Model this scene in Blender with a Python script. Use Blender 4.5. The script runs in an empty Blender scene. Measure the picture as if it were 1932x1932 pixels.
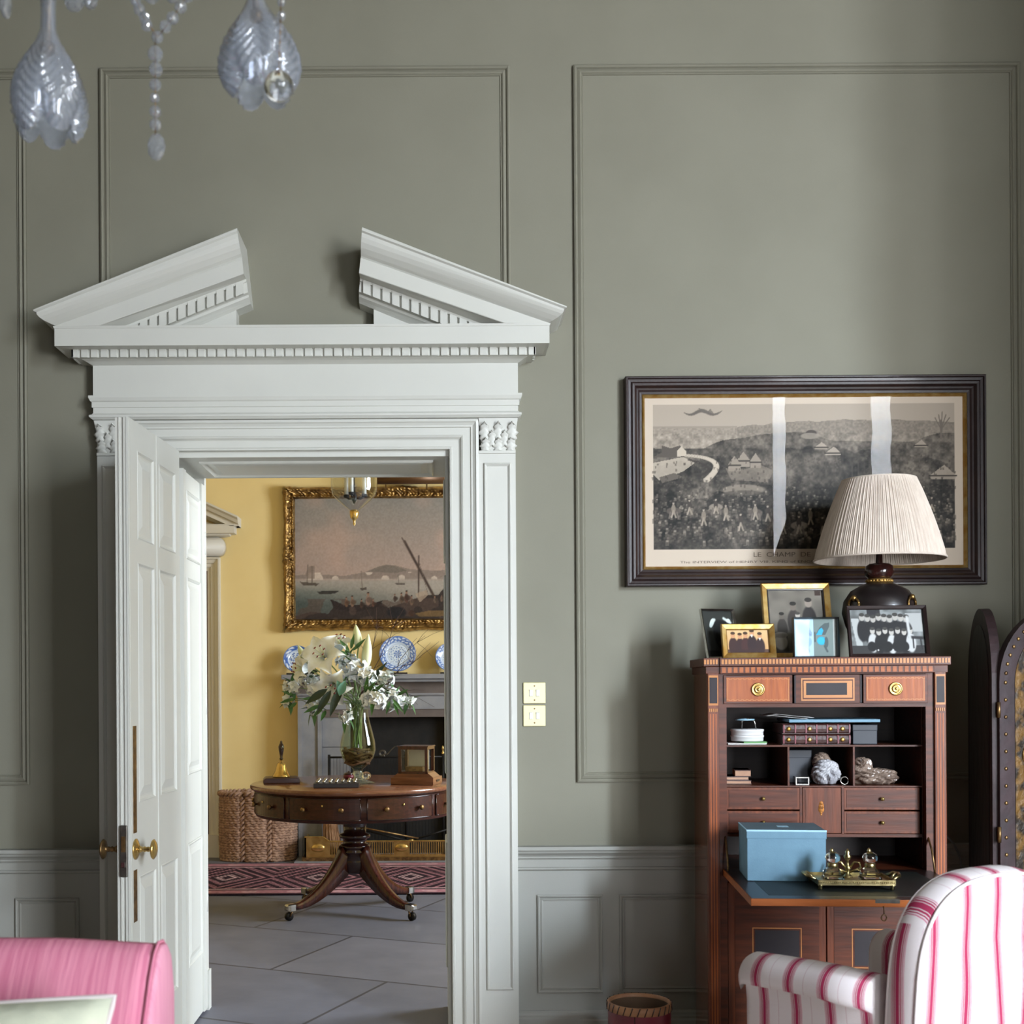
import bpy, bmesh, math, random
import numpy as np
from mathutils import Vector, Matrix
R = math.radians
random.seed(7)
rng = np.random.default_rng(3)
sc = bpy.context.scene

def lin(c):
    o = []
    for v in c[:3]:
        v = v / 255.0
        o.append(v / 12.92 if v <= 0.04045 else ((v + 0.055) / 1.055) ** 2.4)
    return (*o, 1.0)

# ---------------------------------------------------------------- camera, sky, lights, exposure
F, CX, CY, EYE, ROLL = 2300.0, 830.0, 1290.0, 1.32, R(0.35)
cam = bpy.data.cameras.new('camera')
cam_o = bpy.data.objects.new('camera', cam)
sc.collection.objects.link(cam_o)
cam.sensor_width = 36
cam.lens = F / 1932 * 36
cam.shift_x = (966 - CX) / 1932
cam.shift_y = (CY - 966) / 1932
cam.clip_start = 0.05
cam.dof.use_dof = True
cam.dof.focus_distance = 5.2
cam.dof.aperture_fstop = 5.6
cam_o.matrix_world = Matrix.Translation((0, 0, EYE)) @ Matrix.Rotation(R(90), 4, 'X') @ Matrix.Rotation(-ROLL, 4, 'Z')
sc.camera = cam_o

world = bpy.data.worlds.new('world')
sc.world = world
world.use_nodes = True
world.node_tree.nodes['Background'].inputs[0].default_value = (0.62, 0.78, 1.0, 1)
world.node_tree.nodes['Background'].inputs[1].default_value = 2.5

def area(name, loc, aim, sx, sy, power, col):
    l = bpy.data.lights.new(name, 'AREA')
    l.shape = 'RECTANGLE'
    l.size, l.size_y = sx, sy
    l.energy, l.color = power, col
    o = bpy.data.objects.new(name, l)
    sc.collection.objects.link(o)
    o.location = loc
    o.rotation_euler = (Vector(aim) - Vector(loc)).to_track_quat('-Z', 'Y').to_euler()
    return o
# daylight standing in each window opening; the small rear one is added fill
w1 = area('skylight_rear_window', (4.3, -3.22, 2.35), (3.7, 3, .9), 2.2, 4.0, 1385, (0.905, 0.945, 1.0))
w2 = area('skylight_upper_pane', (5.1, -3.16, 3.33), (0.1, 4.5, 0.1), 0.58, 2.1, 62, (0.70, 0.84, 1.0))
w2.data.spread = R(46)
area('added_fill_light', (1.1, -3.22, 1.4), (1.1, 3, 1.4), 1.0, 2.0, 75, (0.95, 0.96, 1.0))  # fill lamp, added to lift the shade beside the desk
area('daylight_hall_window', (3.42, 6.5, 2.15), (-3, 6.5, 2.15), 1.5, 2.1, 400, (0.84, 0.92, 1.0))

vs = sc.view_settings
vs.view_transform = 'Standard'
vs.look = 'None'
vs.gamma = 1.0
vs.use_curve_mapping = False
vs.exposure = -0.13
sc.cycles.max_bounces = 10
sc.cycles.transparent_max_bounces = 16
sc.cycles.sample_clamp_indirect = 6.0
sc.cycles.caustics_reflective = False
sc.cycles.blur_glossy = 0.5

def at(px, py, Y):
    ix, iy = px - CX, py - CY
    c, s = math.cos(ROLL), math.sin(ROLL)
    return Vector(((ix * c - iy * s) * Y / F, Y, EYE - (ix * s + iy * c) * Y / F))

# ---------------------------------------------------------------- materials
class NT:
    def __init__(s, name):
        s.m = bpy.data.materials.new(name)
        s.m.use_nodes = True
        s.t = s.m.node_tree
        s.b = s.t.nodes['Principled BSDF']
        s.out = s.t.nodes['Material Output']
    def n(s, typ, **kw):
        o = s.t.nodes.new(typ)
        for k, v in kw.items():
            if k in o.inputs:
                o.inputs[k].default_value = v
            else:
                setattr(o, k, v)
        return o
    def l(s, a, b):
        s.t.links.new(a, b)
    def ramp(s, stops, mode='LINEAR'):
        r = s.n('ShaderNodeValToRGB')
        r.color_ramp.interpolation = mode
        e = r.color_ramp.elements
        while len(e) > 1:
            e.remove(e[-1])
        e[0].position, e[0].color = stops[0]
        for p, c in stops[1:]:
            k = e.new(p)
            k.color = c
        return r
    def coords(s, scale=(1, 1, 1)):
        tc = s.n('ShaderNodeTexCoord')
        mp = s.n('ShaderNodeMapping')
        mp.inputs['Scale'].default_value = scale
        s.l(tc.outputs['Object'], mp.inputs['Vector'])
        return mp.outputs[0]

def mat(name, col, rough=0.5, metal=0.0, col2=None, vs=6.0, stretch=(1, 1, 1), bump=0.0, bs=80.0, bstretch=None, spec=0.5, coat=0.0, detail=4.0, lo=0.35, hi=0.65):
    k = NT(name)
    b = k.b
    b.inputs['Base Color'].default_value = lin(col)
    b.inputs['Roughness'].default_value = rough
    b.inputs['Metallic'].default_value = metal
    b.inputs['Specular IOR Level'].default_value = spec
    b.inputs['Coat Weight'].default_value = coat
    b.inputs['Coat Roughness'].default_value = 0.08
    if col2:
        nz = k.n('ShaderNodeTexNoise', Scale=vs, Detail=detail)
        k.l(k.coords(stretch), nz.inputs['Vector'])
        r = k.ramp([(lo, lin(col)), (hi, lin(col2))])
        k.l(nz.outputs[0], r.inputs[0])
        k.l(r.outputs[0], b.inputs['Base Color'])
    if bump:
        nb = k.n('ShaderNodeTexNoise', Scale=bs, Detail=3.0)
        k.l(k.coords(bstretch or stretch), nb.inputs['Vector'])
        bp = k.n('ShaderNodeBump', Strength=bump, Distance=0.01)
        k.l(nb.outputs[0], bp.inputs['Height'])
        k.l(bp.outputs[0], b.inputs['Normal'])
    return k.m

def glass(name, col=(255, 255, 255), rough=0.0, ior=1.5):
    k = NT(name)
    k.b.inputs['Base Color'].default_value = lin(col)
    k.b.inputs['Roughness'].default_value = rough
    k.b.inputs['Transmission Weight'].default_value = 1.0
    k.b.inputs['IOR'].default_value = ior
    return k.m

def sheet_glass(name, tint=(255, 255, 255), f=1.45, mul=1.0, rough=0.0):
    k = NT(name)
    k.t.nodes.remove(k.b)
    tr = k.n('ShaderNodeBsdfTransparent')
    tr.inputs[0].default_value = lin(tint)
    gl = k.n('ShaderNodeBsdfGlossy')
    gl.inputs['Roughness'].default_value = rough
    fr = k.n('ShaderNodeLayerWeight', Blend=0.5)
    pw = k.n('ShaderNodeMath', operation='POWER')
    pw.inputs[1].default_value = 5.0
    ml = k.n('ShaderNodeMath', operation='MULTIPLY_ADD')
    f0 = ((f - 1) / (f + 1)) ** 2 * mul
    ml.inputs[1].default_value = 1 - f0
    ml.inputs[2].default_value = f0
    mx = k.n('ShaderNodeMixShader')
    k.l(fr.outputs['Facing'], pw.inputs[0])
    k.l(pw.outputs[0], ml.inputs[0])
    k.l(ml.outputs[0], mx.inputs[0])
    k.l(tr.outputs[0], mx.inputs[1])
    k.l(gl.outputs[0], mx.inputs[2])
    k.l(mx.outputs[0], k.out.inputs[0])
    return k.m

def attr_mat(name, rough=0.6, spec=0.3, bump=0.0, bs=200.0, coat=0.0):
    k = NT(name)
    a = k.n('ShaderNodeAttribute', attribute_name='paint')
    k.l(a.outputs['Color'], k.b.inputs['Base Color'])
    k.b.inputs['Roughness'].default_value = rough
    k.b.inputs['Specular IOR Level'].default_value = spec
    k.b.inputs['Coat Weight'].default_value = coat
    if bump:
        nb = k.n('ShaderNodeTexNoise', Scale=bs)
        k.l(k.coords(), nb.inputs['Vector'])
        bp = k.n('ShaderNodeBump', Strength=bump, Distance=0.01)
        k.l(nb.outputs[0], bp.inputs['Height'])
        k.l(bp.outputs[0], k.b.inputs['Normal'])
    return k.m

def wood(name, c1, c2, grain='z', rough=0.3, coat=0.3, vs=5.0):
    sp_ = 0.3 if coat < 0.25 else 0.5
    st = {'x': (1.2, 14, 14), 'y': (14, 1.2, 14), 'z': (14, 14, 1.2)}[grain]
    return mat(name, c1, rough, col2=c2, vs=vs, stretch=st, bump=0.05, bs=12, coat=coat * .5, spec=sp_, detail=6, lo=0.3, hi=0.72)

def stripes(name, axis, period, off=0.0):
    k = NT(name)
    tc = k.n('ShaderNodeTexCoord')
    sp = k.n('ShaderNodeSeparateXYZ')
    k.l(tc.outputs['Object'], sp.inputs[0])
    ad = k.n('ShaderNodeMath', operation='MULTIPLY_ADD')
    ad.inputs[1].default_value = 1.0 / period
    ad.inputs[2].default_value = off + 50.0
    fr = k.n('ShaderNodeMath', operation='FRACT')
    k.l(sp.outputs['XYZ'.index(axis)], ad.inputs[0])
    k.l(ad.outputs[0], fr.inputs[0])
    W, P, Q, T = lin((214, 206, 207)), lin((158, 52, 84)), lin((190, 112, 136)), lin((188, 154, 162))
    r = k.ramp([(0.0, W), (0.05, T), (0.062, W), (0.34, Q), (0.356, W), (0.372, P), (0.392, W), (0.408, P), (0.438, W), (0.452, P), (0.548, W), (0.562, P), (0.592, W),
                (0.608, P), (0.628, W), (0.644, Q), (0.66, W)], 'CONSTANT')
    k.l(fr.outputs[0], r.inputs[0])
    k.l(r.outputs[0], k.b.inputs['Base Color'])
    k.b.inputs['Roughness'].default_value = 0.9
    k.b.inputs['Specular IOR Level'].default_value = 0.1
    nb = k.n('ShaderNodeTexNoise', Scale=350.0)
    k.l(k.coords(), nb.inputs['Vector'])
    bp = k.n('ShaderNodeBump', Strength=0.15, Distance=0.005)
    k.l(nb.outputs[0], bp.inputs['Height'])
    k.l(bp.outputs[0], k.b.inputs['Normal'])
    return k.m

M = {}
M['wall'] = mat('sage_wall_paint', (128, 126, 112), 0.7, col2=(132, 130, 116), vs=3, bump=0.03, bs=160, spec=0.25)
M['dado'] = mat('pale_dado_paint', (158, 158, 151), 0.6, col2=(162, 162, 155), vs=3, bump=0.03, bs=160, spec=0.3)
M['white'] = mat('white_joinery_paint', (198, 198, 191), 0.42, col2=(202, 202, 195), vs=3, bump=0.02, bs=60, spec=0.4)
M['hall_white'] = mat('cream_hall_joinery', (204, 199, 188), 0.5, col2=(208, 203, 192), vs=3)
M['ceil'] = mat('ceiling_plaster', (176, 172, 162), 0.8, col2=(170, 166, 156), bump=0.03)
M['floor'] = mat('pale_bounce_floor', (196, 188, 176), 0.95, col2=(186, 178, 166), vs=40, bump=0.2, bs=200, spec=0.1)  # unseen floor made pale to bounce light onto the lower walls
M['yellow'] = mat('yellow_wall_paint', (224, 200, 142), 0.75, col2=(228, 205, 148), vs=3, bump=0.03, bs=160, spec=0.2)
M['stone_grey'] = mat('grey_stone', (136, 138, 143), 0.6, col2=(122, 124, 131), vs=9, bump=0.06, bs=90)
M['stone_brown'] = mat('brown_stone', (100, 90, 87), 0.65, col2=(88, 79, 77), vs=9, bump=0.06)
M['soot'] = mat('sooty_iron', (18, 17, 17), 0.9, col2=(28, 26, 25), vs=10, bump=0.2, bs=30)
M['iron'] = mat('black_iron', (26, 25, 25), 0.5, metal=0.6, col2=(36, 34, 33))
M['gold'] = mat('gilt', (172, 138, 82), 0.34, metal=0.85, col2=(96, 70, 38), vs=26, bump=0.25, bs=70)
M['gold_plain'] = mat('plain_gilt', (186, 156, 98), 0.4, metal=0.8, col2=(164, 122, 58), vs=30, bump=0.05)
M['brass'] = mat('brass', (212, 182, 116), 0.25, metal=0.85, col2=(178, 146, 84), vs=20)
M['brass_pale'] = mat('pale_brass', (196, 180, 132), 0.3, metal=1.0, col2=(150, 134, 92), vs=60)
M['brass_old'] = mat('aged_brass', (150, 120, 78), 0.42, metal=0.9, col2=(96, 74, 52), vs=40)
M['silver'] = mat('silver', (205, 203, 198), 0.22, metal=1.0, col2=(170, 168, 164), vs=25)
M['steel'] = mat('dull_steel', (120, 116, 108), 0.4, metal=0.9, col2=(92, 88, 82), vs=40)
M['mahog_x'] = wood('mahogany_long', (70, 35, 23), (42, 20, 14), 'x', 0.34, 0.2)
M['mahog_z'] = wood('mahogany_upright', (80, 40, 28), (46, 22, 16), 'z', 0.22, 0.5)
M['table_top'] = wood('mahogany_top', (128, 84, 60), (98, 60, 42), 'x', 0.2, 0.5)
M['dk_wood'] = wood('dark_turned_wood', (52, 24, 20), (32, 14, 14), 'z', 0.18, 0.6)
M['satin_x'] = wood('satinwood_long', (172, 94, 40), (134, 68, 26), 'x', 0.42, 0.2)
M['satin_z'] = wood('satinwood_upright', (172, 92, 40), (132, 64, 26), 'z', 0.42, 0.2)
M['desk_z'] = wood('desk_mahogany_upright', (116, 58, 32), (76, 37, 20), 'z', 0.42, 0.2)
M['desk_x'] = wood('desk_mahogany_long', (94, 44, 22), (60, 27, 14), 'x', 0.42, 0.2)
M['desk_side'] = wood('desk_polished_side', (128, 74, 52), (92, 50, 36), 'z', 0.12, 0.8)
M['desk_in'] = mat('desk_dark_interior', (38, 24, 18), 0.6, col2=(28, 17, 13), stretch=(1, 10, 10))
M['inlay'] = mat('dark_inlay', (44, 38, 42), 0.5, col2=(34, 28, 32), spec=0.3)
M['string'] = mat('pale_stringing', (176, 112, 54), 0.45, col2=(186, 122, 60))
M['flap_veneer'] = mat('dark_flap_veneer', (38, 21, 19), 0.32, col2=(27, 16, 15), vs=8, stretch=(1, 10, 10))
M['leather_green'] = mat('dark_green_leather', (30, 36, 33), 0.5, col2=(25, 29, 28), bump=0.1, bs=200, spec=0.3)
M['black'] = mat('black_lacquer', (24, 20, 20), 0.35, col2=(34, 26, 26), vs=12, coat=0.2)
M['frame_dark'] = mat('dark_moulded_wood', (30, 19, 19), 0.42, col2=(44, 29, 27), vs=10, stretch=(1, 1, 1), coat=0.1, bump=0.05, spec=0.35)
M['pink'] = mat('pink_linen', (232, 152, 176), 0.9, col2=(212, 124, 152), vs=9, stretch=(16, .6, .6), bump=0.2, bs=40, spec=0.15)
M['pink_end'] = mat('lit_pink_linen', (236, 168, 190), 0.9, col2=(226, 152, 178), vs=9, stretch=(.6, 16, .6), bump=0.2, bs=40, spec=0.15)  # light falling on the sofa end put into a paler pink
M['cushion'] = mat('pale_green_linen', (214, 217, 196), 0.9, col2=(200, 205, 186), vs=14, bump=0.3, bs=30, spec=0.1)
M['strip_x'] = stripes('red_striped_cotton_across', 'X', 0.118, 0.5)
M['strip_y'] = stripes('red_striped_cotton_along', 'Y', 0.105, 0.18)
M['strip_box'] = stripes('red_striped_cotton_boxing', 'Y', 0.105, 0.03)
M['piping'] = mat('pale_piping', (224, 214, 214), 0.9)
M['oak_leg'] = wood('turned_leg', (88, 56, 38), (60, 36, 24), 'z')
M['shade'] = mat('pleated_cream_silk', (204, 191, 178), 0.85, col2=(192, 178, 165), vs=8, stretch=(8, 8, 1), spec=0.1)
M['paper'] = mat('white_paper', (224, 224, 222), 0.8, col2=(214, 214, 214))
M['blue_card'] = mat('blue_card', (106, 142, 162), 0.75, col2=(100, 135, 155), vs=20, bump=0.08, bs=300)
M['lid_card'] = mat('slate_blue_card', (88, 112, 124), 0.7, col2=(82, 106, 118), vs=20)
M['pale_label'] = mat('pale_blue_label', (156, 196, 216), 0.6)
M['teal_file'] = mat('teal_file_card', (112, 150, 170), 0.6, col2=(104, 140, 160))
M['book_leather'] = mat('brown_book_leather', (72, 40, 34), 0.42, col2=(52, 28, 25), vs=30, bump=0.1)
M['tan'] = mat('tan_book_cloth', (176, 138, 112), 0.7, col2=(150, 112, 90), vs=20)
M['green_cover'] = mat('green_card', (92, 150, 84), 0.6, col2=(80, 134, 74))
M['navy'] = mat('navy_card', (28, 34, 44), 0.5, col2=(34, 40, 50))
M['maroon'] = mat('maroon_leather', (120, 28, 48), 0.4, col2=(98, 22, 40), vs=9, coat=0.2, bump=0.08)
M['rim_tan'] = mat('tan_leather_rim', (176, 130, 92), 0.55, col2=(146, 100, 68), vs=14)
M['bin_in'] = mat('brown_bin_lining', (96, 72, 52), 0.8, col2=(78, 58, 42))
M['plate_cream'] = mat('brassy_cream_plate', (220, 212, 168), 0.32, metal=0.2, col2=(214, 206, 162))
M['plastic'] = mat('white_plastic', (236, 236, 234), 0.35, col2=(230, 230, 228))
M['wicker'] = mat('woven_grass', (178, 144, 122), 0.8, col2=(128, 98, 80), vs=40, bump=0.4, bs=120)
M['straw'] = mat('broom_straw', (172, 132, 98), 0.85, col2=(134, 98, 70), vs=12, stretch=(20, 20, 1), bump=0.4)
M['stem_green'] = mat('pale_green_stem', (136, 160, 104), 0.5, col2=(112, 140, 84))
M['leaf'] = mat('green_leaf', (72, 118, 58), 0.5, col2=(46, 84, 44), vs=20)
M['leaf_dk'] = mat('dark_green_leaf', (34, 52, 40), 0.4, col2=(46, 66, 46), vs=14)
M['leaf_blue'] = mat('blue_green_leaf', (110, 164, 150), 0.5, col2=(92, 146, 132))
M['petal'] = mat('white_petal', (240, 246, 255), 0.6, col2=(226, 232, 226), vs=18)
M['bud'] = mat('green_white_bud', (206, 218, 166), 0.55, col2=(228, 232, 206), vs=14, stretch=(1, 1, 0.4))
M['stamen'] = mat('rust_stamen', (112, 40, 34), 0.7)
M['twig'] = mat('brown_twig', (74, 50, 44), 0.8, col2=(58, 38, 34))
M['moss'] = mat('brown_vine_root', (120, 92, 70), 0.8, col2=(80, 56, 42), vs=30, bump=0.4)
def frosted(name, col, rough, diff):
    k = NT(name)
    k.b.inputs['Base Color'].default_value = lin(col)
    k.b.inputs['Roughness'].default_value = rough
    k.b.inputs['Transmission Weight'].default_value = 1.0
    k.b.inputs['IOR'].default_value = 1.5
    t = k.n('ShaderNodeBsdfTranslucent'); t.inputs[0].default_value = lin((226, 234, 246))
    d = k.n('ShaderNodeBsdfDiffuse'); d.inputs[0].default_value = lin((226, 234, 246))
    x1 = k.n('ShaderNodeMixShader'); x1.inputs[0].default_value = 0.5
    x2 = k.n('ShaderNodeMixShader'); x2.inputs[0].default_value = diff
    k.l(t.outputs[0], x1.inputs[1]); k.l(d.outputs[0], x1.inputs[2])
    k.l(k.b.outputs[0], x2.inputs[1]); k.l(x1.outputs[0], x2.inputs[2]); k.l(x2.outputs[0], k.out.inputs[0])
    return k.m
M['crystal'] = frosted('crystal_glass', (244, 248, 255), 0.06, 0.25)
def cut_glass(name, diff, mul, rough, bumpy=0.0):
    k = NT(name)
    k.t.nodes.remove(k.b)
    tr = k.n('ShaderNodeBsdfTransparent'); tr.inputs[0].default_value = lin((246, 249, 255))
    gl = k.n('ShaderNodeBsdfGlossy', Roughness=rough)
    d = k.n('ShaderNodeBsdfDiffuse'); d.inputs[0].default_value = lin((236, 242, 252))  # white diffuse stands in for window light refracted by the glass
    t = k.n('ShaderNodeBsdfTranslucent'); t.inputs[0].default_value = lin((236, 242, 252))
    lw = k.n('ShaderNodeLayerWeight', Blend=0.5)
    pw = k.n('ShaderNodeMath', operation='POWER'); pw.inputs[1].default_value = 3.0
    ma = k.n('ShaderNodeMath', operation='MULTIPLY_ADD'); ma.inputs[1].default_value = 1 - mul; ma.inputs[2].default_value = mul
    m1, m2, m3 = (k.n('ShaderNodeMixShader') for _ in range(3))
    m1.inputs[0].default_value = 0.5; m2.inputs[0].default_value = diff
    k.l(lw.outputs['Facing'], pw.inputs[0]); k.l(pw.outputs[0], ma.inputs[0])
    k.l(d.outputs[0], m1.inputs[1]); k.l(t.outputs[0], m1.inputs[2])
    k.l(tr.outputs[0], m2.inputs[1]); k.l(m1.outputs[0], m2.inputs[2])
    k.l(ma.outputs[0], m3.inputs[0]); k.l(m2.outputs[0], m3.inputs[1]); k.l(gl.outputs[0], m3.inputs[2])
    k.l(m3.outputs[0], k.out.inputs[0])
    return k.m
M['shade_glass'] = cut_glass('moulded_shade_glass', 0.21, 0.10, 0.12)
M['bead_glass'] = cut_glass('bead_glass', 0.22, 0.16, 0.05)
M['vase_glass'] = sheet_glass('vase_glass', (240, 246, 240), 1.5, 1.6)
M['lantern_glass'] = sheet_glass('lantern_glass', (236, 240, 242), 1.6, 2.6)
M['clear'] = sheet_glass('clear_pane', (246, 250, 250), 1.5, 1.4)
M['pic_glass'] = sheet_glass('picture_glass', (248, 248, 246), 1.5, 0.26)
M['water'] = sheet_glass('green_tinged_water', (236, 240, 222), 1.1, 0.8)
M['inkglass'] = glass('ink_bottle_glass', (236, 240, 232), 0.02, 1.5)
M['cello'] = mat('crumpled_clear_wrap', (150, 132, 118), 0.25, col2=(110, 94, 84), vs=18, bump=0.9, bs=22, coat=0.5)
M['white_wrap'] = mat('crumpled_white_wrap', (186, 186, 190), 0.45, col2=(150, 150, 156), vs=14, bump=0.9, bs=26, coat=0.3)
M['screen_lea'] = mat('screen_dark_leather', (46, 30, 32), 0.5, col2=(26, 19, 21), vs=16, stretch=(1, 1, 0.4), bump=0.4, bs=26, coat=0.15)
M['screen_rim'] = mat('screen_maroon_leather', (50, 29, 32), 0.6, col2=(36, 21, 24), vs=14, bump=0.2, bs=40, coat=0.1)
M['screen_gold'] = mat('embossed_gilt_leather', (116, 84, 34), 0.5, metal=0.15, col2=(40, 30, 18), vs=22, bump=0.7, bs=34, lo=0.42, hi=0.56)
M['curtain'] = mat('cream_curtain', (206, 202, 196), 0.9, col2=(196, 192, 186), vs=10, stretch=(10, 10, 1))
M['cord'] = mat('grey_flex', (120, 128, 126), 0.5)
M['crystal_ball'] = glass('crystal_ball_glass', (250, 250, 246), 0.0, 1.5)
M['paint_pic'] = attr_mat('painted_picture', 0.55, 0.25)
M['paint_oil'] = attr_mat('oil_paint', 0.5, 0.3, bump=0.04, bs=90)
M['paint_rug'] = attr_mat('woven_rug', 0.95, 0.1, bump=0.5, bs=160)
M['paint_china'] = attr_mat('glazed_china', 0.15, 0.5, coat=0.4)

def flagstone():
    k = NT('grey_flagstone')
    c = k.coords((1, 1, 1))
    mp = k.t.nodes[-1]
    mp.inputs['Rotation'].default_value = (0, 0, R(24))
    br = k.n('ShaderNodeTexBrick', Scale=0.62)
    br.inputs['Color1'].default_value = lin((118, 118, 128))
    br.inputs['Color2'].default_value = lin((106, 107, 117))
    br.inputs['Mortar'].default_value = lin((72, 70, 74))
    br.inputs['Mortar Size'].default_value = 0.005
    br.inputs['Brick Width'].default_value = 0.75
    br.inputs['Row Height'].default_value = 0.5
    k.l(c, br.inputs['Vector'])
    nz = k.n('ShaderNodeTexNoise', Scale=5.0, Detail=6.0)
    k.l(c, nz.inputs['Vector'])
    mx = k.n('ShaderNodeMix', data_type='RGBA', blend_type='MULTIPLY')
    mx.inputs[0].default_value = 0.55
    r = k.ramp([(0.3, (0.72, 0.72, 0.74, 1)), (0.7, (1.1, 1.1, 1.1, 1))])
    k.l(nz.outputs[0], r.inputs[0])
    k.l(br.outputs[0], mx.inputs[6])
    k.l(r.outputs[0], mx.inputs[7])
    k.l(mx.outputs[2], k.b.inputs['Base Color'])
    k.b.inputs['Roughness'].default_value = 0.55
    bp = k.n('ShaderNodeBump', Strength=0.12, Distance=0.02)
    k.l(nz.outputs[0], bp.inputs['Height'])
    k.l(bp.outputs[0], k.b.inputs['Normal'])
    return k.m
M['flag'] = flagstone()

# ---------------------------------------------------------------- mesh helpers
def wm(o):
    m = o.matrix_basis.copy()
    while o.parent:
        o = o.parent
        m = o.matrix_basis @ m
    return m

class MB:
    def __init__(s, M=None):
        s.v, s.f, s.sm = [], [], []
        s.M = M.copy() if M else Matrix()
    def add(s, vs, fs, smooth=False):
        n = len(s.v)
        s.v += [s.M @ Vector(v) for v in vs]
        s.f += [[i + n for i in f] for f in fs]
        s.sm += [smooth] * len(fs)
        return s
    def box(s, x0, x1, y0, y1, z0, z1):
        return s.add([(x0, y0, z0), (x1, y0, z0), (x1, y1, z0), (x0, y1, z0), (x0, y0, z1), (x1, y0, z1), (x1, y1, z1), (x0, y1, z1)],
                     [(0, 3, 2, 1), (4, 5, 6, 7), (0, 1, 5, 4), (1, 2, 6, 5), (2, 3, 7, 6), (3, 0, 4, 7)])
    def loft(s, rings, closed=True, caps=True, smooth=True, loop=False):
        n = len(rings[0])
        vs = [p for r in rings for p in r]
        fs = []
        m = len(rings)
        for i in range(m if loop else m - 1):
            for j in range(n if closed else n - 1):
                a, b = i * n + j, i * n + (j + 1) % n
                c, d = ((i + 1) % m) * n + (j + 1) % n, ((i + 1) % m) * n + j
                fs.append((a, b, c, d))
        if caps and closed and not loop:
            fs.append(tuple(range(n))[::-1])
            fs.append(tuple((m - 1) * n + j for j in range(n)))
        return s.add(vs, fs, smooth)
    def prism(s, poly, axis, a0, a1, smooth=False):
        def P(p, a):
            return {'x': (a, p[0], p[1]), 'y': (p[0], a, p[1]), 'z': (p[0], p[1], a)}[axis]
        return s.loft([[P(p, a0) for p in poly], [P(p, a1) for p in poly]], smooth=smooth)
    def lathe(s, prof, c=(0, 0, 0), n=32, caps=True, smooth=True):
        rings = []
        for r, z in prof:
            rings.append([(c[0] + r * math.cos(2 * math.pi * j / n), c[1] + r * math.sin(2 * math.pi * j / n), c[2] + z) for j in range(n)])
        return s.loft(rings, caps=caps, smooth=smooth)
    def tube(s, pts, r, n=8, caps=True):
        pts = [Vector(p) for p in pts]
        rs = r if isinstance(r, (list, tuple)) else [r] * len(pts)
        rings = []
        up = None
        for i, p in enumerate(pts):
            d = (pts[min(i + 1, len(pts) - 1)] - pts[max(i - 1, 0)]).normalized()
            if up is None:
                up = d.orthogonal().normalized()
            up = (up - d * up.dot(d)).normalized()
            w = d.cross(up)
            rings.append([p + rs[i] * (math.cos(2 * math.pi * j / n) * up + math.sin(2 * math.pi * j / n) * w) for j in range(n)])
        return s.loft(rings, caps=caps)
    def sphere(s, c, r, sc=(1, 1, 1), nu=16, nv=10):
        prof = []
        rings = []
        for i in range(nv + 1):
            t = math.pi * (i / nv)
            rr, z = max(math.sin(t), 0.001), -math.cos(t)
            rings.append([(c[0] + r * sc[0] * rr * math.cos(2 * math.pi * j / nu), c[1] + r * sc[1] * rr * math.sin(2 * math.pi * j / nu), c[2] + r * sc[2] * z) for j in range(nu)])
        return s.loft(rings)
    def loopframe(s, x0, x1, z0, z1, y, prof, close=False, smooth=False):
        rings = []
        for i, p in prof:
            rings.append([(x0 + i, y - p, z0 + i), (x1 - i, y - p, z0 + i), (x1 - i, y - p, z1 - i), (x0 + i, y - p, z1 - i)])
        return s.loft(rings, caps=False, smooth=smooth, loop=close)
    def build(s, name, m, parent=None, bevel=0.0, bseg=2, sub=0, solid=0.0, recalc=True):
        inv = wm(parent).inverted() if parent else Matrix()
        me = bpy.data.meshes.new(name)
        me.from_pydata([tuple(inv @ v) for v in s.v], [], s.f)
        me.polygons.foreach_set('use_smooth', s.sm)
        if recalc:
            b = bmesh.new()
            b.from_mesh(me)
            bmesh.ops.recalc_face_normals(b, faces=b.faces[:])
            b.to_mesh(me)
            b.free()
        me.materials.append(M[m] if isinstance(m, str) else m)
        o = bpy.data.objects.new(name, me)
        sc.collection.objects.link(o)
        o.parent = parent
        if solid:
            md = o.modifiers.new('solid', 'SOLIDIFY')
            md.thickness = solid
            md.offset = 0
        if bevel:
            md = o.modifiers.new('bevel', 'BEVEL')
            md.width, md.segments, md.limit_method, md.angle_limit = bevel, bseg, 'ANGLE', R(40)
        if sub:
            md = o.modifiers.new('sub', 'SUBSURF')
            md.levels = md.render_levels = sub
        return o

def tag(o, label=None, cat=None, group=None, kind=None):
    if label: o['label'] = label
    if cat: o['category'] = cat
    if group: o['group'] = group
    if kind: o['kind'] = kind
    return o

def thing(name, label, cat, loc=(0, 0, 0), rz=0.0, group=None):
    o = bpy.data.objects.new(name, None)
    o.empty_display_size = 0.05
    sc.collection.objects.link(o)
    o.location = loc
    o.rotation_euler = (0, 0, rz)
    return tag(o, label, cat, group)

def struct(name, mb, m, parent=None, **kw):
    o = mb.build(name, m, parent, **kw)
    if not parent:
        o['kind'] = 'structure'
    return o

def dup(o, parent=None, loc=None, rot=None, label=None, group=None, scale=None):
    c = o.copy()
    sc.collection.objects.link(c)
    if parent: c.parent = parent
    if loc is not None: c.location = loc
    if rot is not None: c.rotation_euler = rot
    if scale is not None: c.scale = scale
    if label: c['label'] = label
    if group: c['group'] = group
    for ch in [x for x in o.children]:
        dup(ch, c)
    return c

def frame_of(o):
    return wm(o)

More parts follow.
